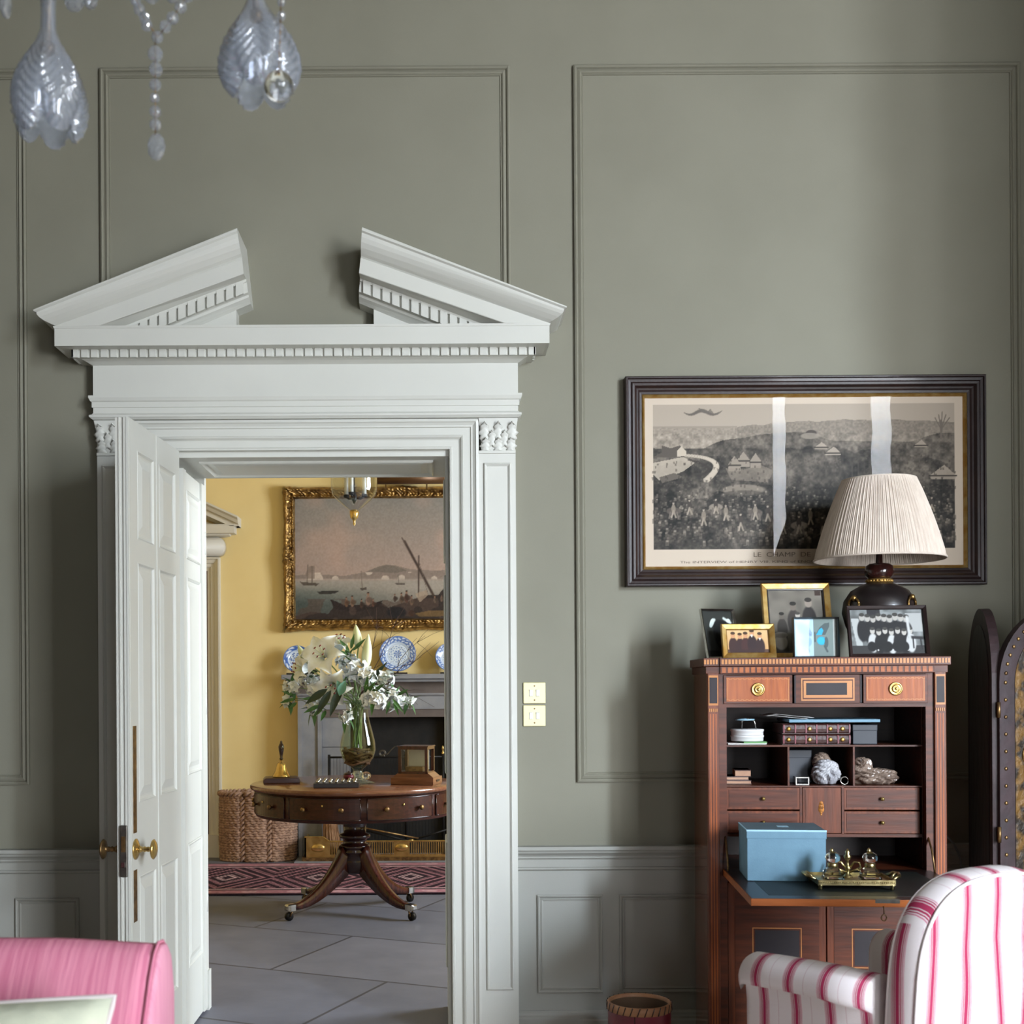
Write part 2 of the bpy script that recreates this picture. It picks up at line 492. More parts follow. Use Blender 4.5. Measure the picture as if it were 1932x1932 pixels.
def paint_attr(o, cols):
    a = o.data.color_attributes.new('paint', 'FLOAT_COLOR', 'POINT')
    c = np.clip(cols.reshape(-1, 3), 0, 1)
    l = np.where(c <= 0.04045, c / 12.92, ((c + 0.055) / 1.055) ** 2.4)
    buf = np.ones((len(l), 4), np.float32)
    buf[:, :3] = l
    a.data.foreach_set('color', buf.ravel())

def picture(name, img, x0, x1, z0, z1, y, m, parent, Mx=None):
    """flat sheet facing -y carrying the colours of img (rows from the top)"""
    h, w = img.shape[:2]
    X, Z = np.meshgrid(np.linspace(x0, x1, w), np.linspace(z1, z0, h))
    T = (Mx or Matrix())
    if parent: T = wm(parent).inverted() @ T
    T = np.array(T)
    P = np.stack([X, np.full_like(X, y), Z, np.ones_like(X)], -1).reshape(-1, 4) @ T.T
    idx = np.arange(h * w).reshape(h, w)
    q = np.stack([idx[1:, :-1], idx[1:, 1:], idx[:-1, 1:], idx[:-1, :-1]], -1).reshape(-1, 4)
    me = bpy.data.meshes.new(name)
    me.vertices.add(len(P)); me.vertices.foreach_set('co', P[:, :3].astype(np.float32).ravel())
    me.loops.add(q.size); me.loops.foreach_set('vertex_index', q.ravel().astype(np.int32))
    me.polygons.add(len(q)); me.polygons.foreach_set('loop_start', np.arange(0, q.size, 4, dtype=np.int32))
    me.update(calc_edges=True)
    me.materials.append(M[m])
    o = bpy.data.objects.new(name, me)
    sc.collection.objects.link(o)
    o.parent = parent
    paint_attr(o, img)
    return o

# ---------------------------------------------------------------- a small painter's kit for pictures
class Cv:
    def __init__(s, w, h, col):
        s.w, s.h = w, h
        s.a = np.ones((h, w, 3)) * np.array(col) / 255.0
        s.Y, s.X = np.mgrid[0:h, 0:w] + 0.5
        s.X, s.Y = s.X / w, s.Y / h
        s.asp = w / h
    def put(s, mask, col, op=1.0):
        k = np.clip(mask, 0, 1)[..., None] * op
        s.a = s.a * (1 - k) + k * (np.array(col) / 255.0 if np.ndim(col) == 1 else col)
    def poly(s, pts, col, op=1.0):
        ins = np.zeros((s.h, s.w), bool)
        n = len(pts)
        for i in range(n):
            (xa, ya), (xb, yb) = pts[i], pts[(i + 1) % n]
            if ya == yb: continue
            c = ((ya > s.Y) != (yb > s.Y)) & (s.X < (xb - xa) * (s.Y - ya) / (yb - ya) + xa)
            ins ^= c
        s.put(ins.astype(float), col, op)
    def ell(s, x, y, rx, ry, col, op=1.0, rot=0.0):
        dx, dy = (s.X - x) * s.asp, s.Y - y
        c, q = math.cos(rot), math.sin(rot)
        u, v = dx * c + dy * q, -dx * q + dy * c
        s.put(np.clip((1 - (u / rx) ** 2 - (v / ry) ** 2) * 3, 0, 1), col, op)
    def line(s, x0, y0, x1, y1, wd, col, op=1.0):
        ax, ay, bx, by = x0 * s.asp, y0, x1 * s.asp, y1
        dx, dy = bx - ax, by - ay
        L = dx * dx + dy * dy + 1e-9
        t = np.clip(((s.X * s.asp - ax) * dx + (s.Y - ay) * dy) / L, 0, 1)
        d = np.hypot(s.X * s.asp - ax - t * dx, s.Y - ay - t * dy)
        s.put(np.clip(1.5 - d / wd, 0, 1), col, op)
    def noise(s, n, seed=0):
        g = np.random.default_rng(seed)
        nx, ny = max(2, int(n * s.asp)) + 2, n + 2
        a = g.random((ny, nx))
        fx, fy = s.X * (nx - 1.01), s.Y * (ny - 1.01)
        ix, iy = fx.astype(int), fy.astype(int)
        tx, ty = fx - ix, fy - iy
        tx, ty = tx * tx * (3 - 2 * tx), ty * ty * (3 - 2 * ty)
        return (a[iy, ix] * (1 - tx) + a[iy, ix + 1] * tx) * (1 - ty) + (a[iy + 1, ix] * (1 - tx) + a[iy + 1, ix + 1] * tx) * ty
    def person(s, x, y, h, body, head, op=1.0):
        s.ell(x, y + h * 0.62, h * 0.2, h * 0.42, body, op)
        s.ell(x, y + h * 0.14, h * 0.1, h * 0.14, head, op)
        s.ell(x, y + h * 0.05, h * 0.1, h * 0.07, tuple(0.35 * c for c in head), op)
# ================================================================ THE SETTING
XL, XR, XS, YP, YB, YW, YH, YF, ZC = -5.5, 5.8, 2.52, 2.5, -2.7, 4.5, 4.95, 9.4, 4.9
XC = -0.483                                     # centre of the doorway
struct('floor', MB().box(XL - .2, XR + .2, YB - .2, YW + .2, -0.1, 0), 'floor')
struct('ceiling', MB().box(XL - .2, XR + .2, YB - .2, YW + .3, ZC, ZC + .1), 'ceil')
def holed(mb, axis, a0, a1, z0, z1, t0, t1, holes):
    """wall slab between a0..a1 along its length, thickness t0..t1, with rectangular holes"""
    def bx(u0, u1, w0, w1):
        if u1 > u0 and w1 > w0:
            mb.box(u0, u1, t0, t1, w0, w1) if axis == 'x' else mb.box(t0, t1, u0, u1, w0, w1)
    u = a0
    for h0, h1, k0, k1 in holes:
        bx(u, h0, z0, z1); bx(h0, h1, z0, k0); bx(h0, h1, k1, z1)
        u = h1
    bx(u, a1, z0, z1)
    return mb
struct('wall_back', holed(MB(), 'x', XL, XS, 0, ZC, YW, 4.72, [(XC - .54, XC + .54, 0, 2.2)]), 'wall')
struct('wall_left', MB().box(XL - .2, XL, YB, 4.72, 0, ZC), 'wall')
struct('wall_right_shading', MB().box(XS, XR + .2, YP, 4.72, 0, ZC), 'wall')  # unseen block, stepped into the room to shade the screen and desk
struct('wall_right_outer', MB().box(XR, XR + .2, YB - .55, YP, 0, ZC), 'wall')  # outer side wall; the alcove is only left by the added shading block
struct('wall_rear', holed(MB(), 'x', XL, XR, 0, ZC, YB - .45, YB, [(.6, 1.6, .4, 2.4), (3.2, 5.4, .3, 4.4)]), 'wall')  # smaller opening is added for the fill lamp
# windows with glazing bars
def window(n, axis, a0, a1, z0, z1, t):
    w = thing('window_%d' % n, None, None)
    w['kind'] = 'structure'
    def bx(mb, u0, u1, w0, w1, h=.02):
        return mb.box(u0, u1, t - h, t + h, w0, w1) if axis == 'x' else mb.box(t - h, t + h, u0, u1, w0, w1)
    m = MB()
    for u in (a0, a1 - .07): bx(m, u, u + .07, z0, z1, .05)
    for z in (z0, z1 - .07): bx(m, a0 + .07, a1 - .07, z, z + .07, .05)
    zm = (z0 + z1) / 2
    bx(m, a0 + .07, a1 - .07, zm - .025, zm + .025, .04)
    m.build('window_frame', 'white', w)
    m = MB()
    for k in (1, 2):
        u = a0 + (a1 - a0) * k / 3
        bx(m, u - .012, u + .012, z0 + .07, zm - .025); bx(m, u - .012, u + .012, zm + .025, z1 - .07)
    m.build('glazing_bar', 'white', w)
    return w
window(3, 'x', .6, 1.6, .4, 2.4, YB - .38)  # unseen window, added round the fill lamp
window(1, 'x', 3.2, 5.4, .3, 4.4, YB - .38)

# panel mouldings on the back wall
PM = [(0, 0), (0, .013), (.006, .017), (.011, .013), (.014, .006), (.017, .008), (.024, .012), (.028, .009), (.031, .004), (.034, .005), (.036, 0)]
k = 1
for x0, x1, z0, z1 in ((-3.4, -1.514, .957, 3.594), (-1.24, .27, 2.45, 3.596), (.505, 2.15, .954, 3.597)):
    struct('trim_%d' % k, MB().loopframe(x0, x1, z0, z1, YW, PM), 'wall'); k += 1
# dado boarding with its rail, small panels and skirting, each side of the doorway
RAIL = [(0, .7208), (.046, .7208), (.046, .708), (.040, .704), (.036, .696), (.026, .690), (.018, .682), (.018, .676), (.012, .674), (.008, .668), (.008, .642), (.014, .640), (.014, .634), (.006, .628), (0, .628)]
SKIRT = [(0, .113), (.010, .113), (.016, .106), (.018, .098), (.024, .094), (.024, .086), (.030, .080), (.030, 0), (0, 0)]
DM = [(0, 0), (0, .007), (.004, .010), (.008, .007), (.012, .001), (.016, .004), (.020, .001), (.024, 0)]
for nm, x0, x1, pans in (('left', XL, XC - .7645, [(-1.57, -1.335), (-2.5, -1.64), (-3.4, -2.57)]), ('right', XC + .7645, XS, [(.354, .595), (.657, 1.36), (1.43, 2.15), (2.22, 2.43)])):
    o = struct('trim_%d' % k, MB().box(x0, x1, YW - .004, YW + .001, .09, .66), 'dado'); k += 1
    struct('trim_%d' % k, MB().prism([(YW - p, z) for p, z in RAIL], 'x', x0, x1), 'dado'); k += 1
    struct('baseboard_%s' % nm, MB().prism([(YW - p, z) for p, z in SKIRT], 'x', x0, x1), 'dado')
    for a, b in pans:
        struct('trim_%d' % k, MB().loopframe(a, b, .178, .5385, YW - .004, DM), 'dado'); k += 1

# ---------------------------------------------------------------- the pedimented doorcase
D1 = thing('door_1', None, None, (XC, YW, 0)); D1['kind'] = 'structure'
AP = [(0, .0), (0, .050), (.010, .052), (.014, .046), (.022, .040), (.028, .040), (.030, .034), (.056, .034), (.058, .038), (.064, .034), (.070, .024), (.074, .022), (.096, .022), (.100, .028), (.106, .026), (.1075, 0)]
def uframe(mb, hi, ho, zt_in, prof):
    """architrave: up one side, across, down the other; prof measured from the outer edge inward"""
    rings = []
    for i, p in prof:
        h = ho - i
        z = zt_in + (ho - hi) - i
        rings.append([(XC - h, YW - p, 0), (XC - h, YW - p, z), (XC + h, YW - p, z), (XC + h, YW - p, 0)])
    return mb.loft(rings, closed=False, caps=False, smooth=False)
uframe(MB(), .5225, .63, 2.18, AP).build('architrave', 'white', D1)
for sgn in (-1, 1):
    a, b = sorted((XC + sgn * .63, XC + sgn * .7645))
    m = MB().box(a, b, YW - .046, YW, .07, 2.165)
    m.loopframe(a + .018, b - .018, .2, 2.125, YW - .046, [(0, 0), (0, .005), (.004, .009), (.008, .005), (.012, 0)])
    m.build('pilaster', 'white', D1)
    MB().box(a - .0, b + .0, YW - .058, YW, 0, .07).build('plinth', 'white', D1)
    # carved capital: bell, abacus, two tiers of leaves
    c = (a + b) / 2 + sgn * .004
    m = MB()
    rings = []
    for t in np.linspace(0, 1, 7):
        hw, p = .062 + .010 * t * t, .044 + .012 * t * t
        z = 2.168 + .12 * t
        rings.append([(c - hw, YW - p, z), (c + hw, YW - p, z), (c + hw, YW, z), (c - hw, YW, z)])
    m.loft(rings, smooth=False)
    m.box(a, b, YW - .052, YW, 2.160, 2.170)
    cap = m.build('capital', 'white', D1)
    m = MB()
    def acan(x, z, h, w, p0, curl):
        rings = []
        for t in np.linspace(0, 1, 13):
            ww = w * (0.55 + .45 * math.sin(math.pi * min(1, t * 1.02) ** .8)) * (1 + .28 * math.sin(t * 19)) * (1 - .55 * t ** 3)
            pz = z + h * (t - .22 * max(0, t - .75) ** 2 * 16 * .6)
            pp = p0 + .004 + curl * t ** 3
            rings.append([(x + ww * q, YW - pp + abs(q) * .005 - (.004 if q == 0 else 0), pz - abs(q) * h * .10) for q in (-1, -.55, 0, .55, 1)])
        m.loft(rings, closed=False, caps=False)
    for q in (-1, 0, 1): acan(c + q * .046, 2.172, .050, .019, .044, .018)
    for q in (-.5, .5): acan(c + q * .046, 2.190, .060, .018, .045, .018)
    for q in (-1, 0, 1): acan(c + q * .050, 2.215, .066, .020, .047, .024)
    m.build('acanthus_leaves', 'white', cap, solid=.004)
# entablature
def ring4(ex, z, p0=.060):
    h, p = .774 + ex, p0 + ex
    return [(XC - h, YW, z), (XC - h, YW - p, z), (XC + h, YW - p, z), (XC + h, YW, z)]
m = MB().loft([ring4(*q) for q in ((.002, 2.289), (.010, 2.296), (.012, 2.297), (.012, 2.304), (.004, 2.308), (.0, 2.313), (.0, 2.332), (.004, 2.333), (.004, 2.352), (.009, 2.356), (.014, 2.367), (.014, 2.3745), (.0, 2.376))], smooth=False)
m.build('entablature_band', 'white', D1)
MB().box(XC - .774, XC + .774, YW - .060, YW, 2.375, 2.49).build('frieze', 'white', D1)
m = MB()
rings = []
for ex, z in ((0, 2.486), (.003, 2.488), (.008, 2.490), (.020, 2.497), (.032, 2.501), (.032, 2.53)):
    h = .774 + ex; p = .060 + ex
    rings.append([(XC - h, YW, z), (XC - h, YW - p, z), (XC + h, YW - p, z), (XC + h, YW, z)])
m.loft(rings, smooth=False)
m.box(XC - .828, XC + .828, YW - .112, YW, 2.502, 2.53)
m.build('bed_moulding', 'white', D1)
m = MB()
n = 48
for i in range(n):
    x = XC - .835 + i * (1.670 - .027) / (n - 1)
    m.box(x, x + .0262, YW - .121, YW - .110, 2.500, 2.532)
for sgn in (-1, 1):
    for j in range(3):
        y = YW - .121 + .0345 * j
        a, b = sorted((XC + sgn * .835, XC + sgn * .826))
        m.box(a, b, y, y + .0262, 2.500, 2.532)
d = m.build('dentil_course', 'white', D1, bevel=.0015, bseg=1)
m = MB()
rings = []
for ex, z in ((.055, 2.528), (.095, 2.530), (.106, 2.529), (.106, 2.590), (.108, 2.592), (.110, 2.599)):
    h = .774 + ex; p = .060 + ex
    rings.append([(XC - h, YW, z), (XC - h, YW - p, z), (XC + h, YW - p, z), (XC + h, YW, z)])
m.loft(rings, smooth=False)
m.build('corona', 'white', D1)
# broken raking cornices
PR = [(0, 0), (0, .216), (.004, .222), (.014, .222), (.019, .214), (.034, .213), (.050, .207), (.066, .195), (.080, .178), (.087, .166), (.092, .161), (.095, .167), (.151, .172), (.153, .170), (.153, .118), (.162, .116), (.162, .108), (.200, .108), (.204, .094), (.212, .090), (.222, .072), (.228, .062), (.232, .0)]
SL, ZT, XT, XI = .40, 2.640, -.936, -.220
def zl(x): return ZT + SL * (x - XT)
def cut_low(o, z):
    b = bmesh.new(); b.from_mesh(o.data)
    r = bmesh.ops.bisect_plane(b, geom=b.verts[:] + b.edges[:] + b.faces[:], plane_co=(0, 0, z), plane_no=(0, 0, -1), clear_outer=True)
    eds = [e for e in r['geom_cut'] if isinstance(e, bmesh.types.BMEdge)]
    if eds: bmesh.ops.holes_fill(b, edges=eds)
    b.to_mesh(o.data); b.free()
for sgn in (-1, 1):
    r0, r1, r2 = [], [], []
    for dz, p in PR:
        xe = -.774 - (p - .06) if p > .06 else -.774
        z1 = 2.644 - dz * .045 / .095 if dz <= .095 else 2.599 - (dz - .095)
        r0.append((XC + sgn * -xe, YW, z1))
        r1.append((XC + sgn * -xe, YW - p, z1))
        xi = XI + .10 * dz
        r2.append((XC + sgn * -xi, YW - p, zl(xi) - dz))
    m = MB().loft([r0, r1, r2], closed=False, caps=False, smooth=False)
    m.add(r2, [tuple(range(len(r2)))])
    rk = m.build('raking_cornice', 'white', D1)
    cut_low(rk, 2.599)
    m = MB()
    x = XI + .004
    for i in range(14):
        xa, xb = x - .0262, x
        za, zb = zl(xa), zl(xb)
        if zb - .156 < 2.60: break
        A = [(xa, za - .202), (xb, zb - .202), (xb, zb - .154), (xa, za - .154)]
        m.loft([[(XC - sgn * q[0], YW - .121, q[1]) for q in A], [(XC - sgn * q[0], YW - .106, q[1]) for q in A]], smooth=False)
        x -= .0345
    dn = m.build('raking_dentils', 'white', rk)
    cut_low(dn, 2.599)
    xs, xe = XI - .030, -.70
    A = [(xs, 2.599), (xs, zl(xs) - .222), (xe, zl(xe) - .222 if zl(xe) - .222 > 2.6 else 2.6), (xe, 2.599)]
    m = MB().loft([[(XC - sgn * q[0], YW - .060, q[1]) for q in A], [(XC - sgn * q[0], YW, q[1]) for q in A]], smooth=False)
    m.build('tympanum', 'white', D1)
# panelled lining of the deep opening
def field(mb, fx, a0, a1, z0, z1, sgn, rec=.010):
    """a raised and fielded panel lying in a plane x = fx that faces sgn*x, spanning y a0..a1"""
    rings = []
    for i, p in ((0, .0), (0, .004), (.004, .007), (.010, .003), (.014, -.002), (.020, -.002), (.046, .006), (.050, .006)):
        rings.append([(fx + sgn * p, a0 + i, z0 + i), (fx + sgn * p, a1 - i, z0 + i), (fx + sgn * p, a1 - i, z1 - i), (fx + sgn * p, a0 + i, z1 - i)])
    mb.loft(rings, caps=False, smooth=False)
    r = rings[-1]
    mb.add(r, [(0, 1, 2, 3)])
m = MB().box(XC - .5225, XC - .5225 - .03, YW, YH, 0, 2.2)
m.box(.024, .07, YW + .02, YH, 0, 2.2)
for z0, z1 in ((.25, .72), (.98, 1.73), (1.80, 2.09)):
    field(m, .024, YW + .10, YH - .08, z0, z1, -1)
m.box(.024, .0395, YW + .07, YW + .085, 0, 2.17)
L = m.build('jamb_lining', 'white', D1)
m = MB().box(XC - .54, .06, YW, YH, 2.16, 2.2)
rings = []
for i, p in ((0, 0), (0, .006), (.006, .010), (.014, .004), (.02, -.001), (.05, .008), (.054, .008)):
    a, b, c, d_ = -.90 + i, -.02 - i, YW + .08 + i, YH - .07 - i
    rings.append([(a, c, 2.16 - p), (b, c, 2.16 - p), (b, d_, 2.16 - p), (a, d_, 2.16 - p)])
m.loft(rings, caps=False, smooth=False); m.add(rings[-1], [(0, 1, 2, 3)])
m.build('soffit_lining', 'white', D1)
# inner leaf folded back against the reveal
D3 = thing('door_3', None, None, (-.97, YW + .05, 0)); D3['kind'] = 'structure'
m = MB().box(-.995, -.958, YW + .035, YH - .005, .012, 2.128)
for z0, z1 in ((.25, .72), (.98, 1.73), (1.80, 2.06)):
    field(m, -.958, YW + .105, YH - .085, z0, z1, 1)
m.box(-.958, -.950, YW + .035, YW + .085, .012, 2.128); m.box(-.958, -.950, YH - .065, YH - .005, .012, 2.128)
m.build('door_leaf', 'white', D3)
m = MB()
for z in (.4, 1.2, 1.85): m.tube([(-.953, YH - .0, z), (-.953, YH - .0, z + .09)], .006, 8)
m.build('hinge', 'white', D3)
m = MB().prism([(-1.14, YH), (-1.14, YH + .05), (-.945, YH + .05), (-.945, YH)], 'z', 0, .16)
m.build('plinth', 'white', D1)
m = MB().box(-1.13, -.952, YH, YH + .035, .16, 2.28).box(.024, .2, YH, YH + .035, 0, 2.28).box(-.952, .024, YH, YH + .035, 2.165, 2.28)
m.build('hall_architrave', 'white', D1)

# ---------------------------------------------------------------- the open door leaf
LA = R(-90 - 3.7)
D2 = thing('door_2', None, None, (-.949, 4.46, 0), LA); D2['kind'] = 'structure'
LM = wm(D2)          # local x runs along the leaf from the hinge, local -y ... right face at y=0, thickness to -y
T = .046
m = MB(LM).box(0, .575, -T + .006, -.006, .012, 2.176)
cols = ((.055, .255), (.315, .495))
rows = ((.226, .70), (.94, 1.72), (1.795, 2.085))
for side in (0, 1):
    y0, y1 = ((-.0061, 0) if side == 0 else (-T, -T + .0061))
    for a, b in ((0, .055), (.255, .315), (.495, .575)): m.box(a, b, y0, y1, .012, 2.176)
    for a, b in ((.012, .226), (.70, .94), (1.72, 1.795), (2.085, 2.176)):
        for c0, c1 in cols: m.box(c0, c1, y0, y1, a, b)
    for c0, c1 in cols:
        for z0, z1 in rows:
            rings = []
            for i, p in ((0, .0), (.003, .002), (.009, -.004), (.014, -.0055), (.020, -.0055), (.046, .0), (.050, .001)):
                yy = p if side == 0 else -T - p
                rings.append([(c0 + i, yy, z0 + i), (c1 - i, yy, z0 + i), (c1 - i, yy, z1 - i), (c0 + i, yy, z1 - i)])
            m.loft(rings, caps=False, smooth=False); m.add(rings[-1], [(0, 1, 2, 3)])
m.box(.2835, .2865, -.001, .003, .012, 2.176)
leaf = m.build('door_leaf', 'white', D2)
m = MB(LM)
m.box(.575, .581, -.018, -.010, .012, 2.176); m.box(.575, .579, -.034, -.030, .012, 2.176); m.box(.575, .583, -.0085, -.001, .012, 2.176)
m.build('meeting_bead', 'white', leaf)
m = MB(LM).box(.574, .5845, -.036, -.011, .71, .875)
lk = m.build('lock_plate', 'steel', D2, bevel=.003)
MB(LM).box(.584, .587, -.030, -.017, .79, .84).build('latch', 'brass_old', lk)
MB(LM).box(.584, .590, -.029, -.018, .742, .758).build('key_bolt', 'silver', lk)
for z0, z1 in ((.846, 1.19), (.56, .727)):
    MB(LM).box(.522, .556, -.002, .0012, z0, z1).build('flush_bolt', 'brass_old', D2)
KZ = .793
for s_, met in ((1, 'brass'), (-1, 'brass_old')):
    y0 = 0 if s_ > 0 else -T
    def ring(prof):
        rings = []
        for r, h in prof:
            rings.append([(.535 + r * math.cos(t), y0 + s_ * h, KZ + r * math.sin(t)) for t in np.linspace(0, 2 * math.pi, 24, endpoint=False)])
        return rings
    kn = MB(LM).loft(ring([(.006, .012), (.012, .014), (.009, .020), (.007, .026), (.010, .030), (.007, .036), (.009, .042), (.007, .048), (.012, .052), (.030, .056), (.033, .060), (.024, .066), (.010, .070), (.002, .071)])).build('door_knob', met, D2)
    MB(LM).loft(ring([(.034, 0), (.034, .003), (.026, .007), (.014, .012), (.003, .013)])).build('rosette', met, kn)

# ---------------------------------------------------------------- the hall beyond
HL, HR = -3.4, 3.2
struct('floor_hall', MB().box(HL - .2, HR + .2, YW + .2, YF + .3, -.1, 0), 'flag')
struct('ceiling_hall', MB().box(HL - .2, HR + .2, 4.72, YF + .3, ZC, ZC + .1), 'ceil')
struct('wall_hall_near', holed(MB(), 'x', HL, HR, 0, ZC, 4.72, YH, [(XC - .54, XC + .54, 0, 2.2)]), 'yellow')
struct('wall_hall_far', MB().box(HL, HR, YF, YF + .2, 0, ZC), 'yellow')
struct('wall_hall_left', MB().box(HL - .2, HL, 4.72, YF, 0, ZC), 'yellow')
struct('wall_hall_right', holed(MB(), 'y', 4.72, YF, 0, ZC, HR, HR + .2, [(5.75, 7.25, 1.05, 3.2)]), 'yellow')
window(2, 'y', 5.75, 7.25, 1.05, 3.2, HR + .1)
struct('baseboard_hall', MB().prism([(YF, .13), (YF - .02, .13), (YF - .03, .11), (YF - .03, 0), (YF, 0)], 'x', -1.69, -1.0), 'dado')
# second pedimented doorcase on the far wall, only its near half in sight
D4 = thing('door_4', None, None, (-2.3, YF, 0)); D4['kind'] = 'structure'
xc4, ho = -2.32, .635
rings = []
for i, p in [(0, 0), (0, .06), (.012, .06), (.018, .048), (.040, .040), (.048, .028), (.070, .026), (.080, .014), (.10, .012), (.11, -.02)]:
    h = ho - i; z = 2.30 - i
    rings.append([(xc4 - h, YF - p, .0), (xc4 - h, YF - p, z), (xc4 + h, YF - p, z), (xc4 + h, YF - p, .0)])
MB().loft(rings, closed=False, caps=False, smooth=False).build('architrave', 'hall_white', D4)
MB().box(xc4 + ho - .12, xc4 + ho + .01, YF - .07, YF, 0, .17).build('plinth', 'hall_white', D4)
MB().box(xc4 - ho + .1, xc4 + ho - .1, YF - .012, YF + .001, 0, 2.2).build('door_leaf', 'mahog_z', D4)
# pulvinated frieze, cornice and pediment slope
m = MB()
rings = []
for t in np.linspace(-1, 1, 11):
    e = .055 * math.sqrt(max(0, 1 - t * t)) + .05
    z = 2.38 + .075 * t
    rings.append([(xc4 - ho - e + .06, YF, z), (xc4 - ho - e + .06, YF - e, z), (xc4 + ho + e - .06, YF - e, z), (xc4 + ho + e - .06, YF, z)])
m.loft(rings)
m.build('frieze', 'hall_white', D4)
m = MB()
rings = []
for e, z in ((.03, 2.455), (.08, 2.465), (.085, 2.475), (.125, 2.478), (.125, 2.535), (.13, 2.545)):
    rings.append([(xc4 - ho - e, YF, z), (xc4 - ho - e, YF - e, z), (xc4 + ho + e, YF - e, z), (xc4 + ho + e, YF, z)])
m.loft(rings, smooth=False)
m.build('corona', 'hall_white', D4)
for sgn in (-1, 1):
    m = MB()
    xt = ho + .155
    r1, r2 = [], []
    for dz, p in [(0, 0), (0, .185), (.015, .185), (.03, .165), (.055, .15), (.06, .125), (.10, .125), (.105, .09), (.125, .05), (.125, 0)]:
        r1.append((xc4 + sgn * (ho + .16), YF - p, 2.60 - dz)); r2.append((xc4 + sgn * .1, YF - p, 2.60 - dz + .46 * (ho + .06)))
    m.loft([r1, r2], smooth=False)
    rr = m.build('raking_cornice', 'hall_white', D4)
    cut_low(rr, 2.545 - 0) if False else None
    b = bmesh.new(); b.from_mesh(rr.data)
    g = bmesh.ops.bisect_plane(b, geom=b.verts[:] + b.edges[:] + b.faces[:], plane_co=(0, 0, 2.53), plane_no=(0, 0, -1), clear_outer=True)
    b.to_mesh(rr.data); b.free()
MB().prism([(xc4 - ho, 2.54), (xc4 + ho, 2.54), (xc4 + .1, 2.54 + .46 * ho - .12), (xc4 - .1, 2.54 + .46 * ho - .12)], 'y', YF - .05, YF).build('tympanum', 'hall_white', D4)
# ================================================================ THINGS IN THE HALL
def gilt_frame(parent, x0, x1, z0, z1, w, depth, y, seed):
    """carved and gilded frame swept round the opening; centre and corner cartouches swell outwards"""
    g = np.random.default_rng(seed)
    prof = [(0, 0), (0, .3), (.06, .55), (.16, .8), (.26, .95), (.36, .8), (.48, .55), (.60, .42), (.70, .5), (.78, .55), (.84, .4), (.90, .25), (1, .2)]
    pu = np.interp(np.linspace(0, len(prof) - 1, 30), range(len(prof)), [p[0] for p in prof])
    pv = np.interp(np.linspace(0, len(prof) - 1, 30), range(len(prof)), [p[1] for p in prof])
    cx, cz = (x0 + x1) / 2, (z0 + z1) / 2
    sides = [('left_rail', z0, z1, 0), ('top_rail', x0, x1, 1), ('right_rail', z0, z1, 2), ('bottom_rail', x0, x1, 3)]
    fr = MB()
    for nm, a, b, sd in sides:
        L = b - a
        n = int(L * 170)
        rings = []
        for i in range(n + 1):
            t = i / n
            s = L * t
            e = min(s, L - s)
            corner = max(0, 1 - e / (w * 2.0)); mid = max(0, 1 - abs(s - L / 2) / (w * 1.9)); q = max(0, 1 - abs(abs(s - L / 2) - L * .25) / (w * 1.0))
            orn = max(corner, mid)
            ring = []
            for u, v in zip(pu, pv):
                rip = .5 + .5 * math.sin(s * 2 * math.pi / .045 + 3 * math.sin(u * 7)) * math.sin(u * 13 + 2 * math.sin(s * 60))
                foli = orn * (.42 * rip + .1) * math.sin(math.pi * min(1, u * 1.05)) + (1 - orn) * .20 * rip * (0 if u < .40 or u > .76 else 1) + q * .1 * math.sin(math.pi * u)
                out = (-.10 * orn * (1 + .4 * math.cos(s * 130)) - .03 * (1 - orn) * math.cos(s * 2 * math.pi / (L / 6))) * (1 - u) if u < .3 else 0
                uu, vv = w * (u + out), depth * (v + foli * .8)
                # mitre: shorten the run with the inset
                f = (s - L / 2) / (L / 2)
                pos = a + L / 2 + f * (L / 2 - w * u)
                if sd == 0: p = (x0 + uu, y - vv, pos)
                elif sd == 1: p = (pos, y - vv, z1 - uu)
                elif sd == 2: p = (x1 - uu, y - vv, pos)
                else: p = (pos, y - vv, z0 + uu)
                ring.append(p)
            rings.append(ring)
        fr.loft(rings, closed=False, caps=False)
    return fr.build('gilt_frame', 'gold', parent)

P = thing('harbour_painting', 'harbour scene oil painting in carved gilt frame on yellow wall above the fireplace', 'painting', (-.29, 9.39, 1.733))
gilt_frame(P, -1.195, .615, 1.733, 2.836, .098, .085, 9.395, 4)
w, h = 330, 180
c = Cv(w, h, (150, 128, 120))
n1, n2 = c.noise(5, 1), c.noise(14, 2)
c.X, c.asp = c.X / .78, c.asp * .78
sky = np.array([132, 128, 124])[None, None] * (1 - c.Y[..., None]) + np.array([176, 146, 134])[None, None] * c.Y[..., None]
c.put(np.ones((h, w)), sky / 255.0)
c.put((n1 > .5) * (n1 - .5) * 2 * (c.Y < .6), (182, 150, 136), .5)
c.put((c.X < .25) * (.3 - c.X) * 2 * np.abs(c.Y - .45) ** .3, (120, 116, 112), .4)
c.poly([(.0, .635), (.12, .62), (.3, .64), (.42, .61), (.5, .565), (.55, .55), (.6, .555), (.7, .59), (.85, .6), (1.3, .56), (1.3, .68), (0, .66)], (122, 110, 104), .8)
c.poly([(.44, .605), (.5, .568), (.55, .552), (.6, .56), (.68, .6), (.6, .62)], (104, 96, 90), .7)
c.put((np.abs(c.Y - .64) < .03) * (n2 > .62), (206, 190, 178), .7)
c.put(np.clip((c.Y - .655) * 30, 0, 1), (150, 142, 134))
c.put(np.clip((c.Y - .68) * 5, 0, 1) * np.clip(1.1 - c.X * 1.6, 0, 1), (56, 72, 70), .95)
c.put(np.clip((c.Y - .74) * 5, 0, 1), (70, 72, 70), .6)
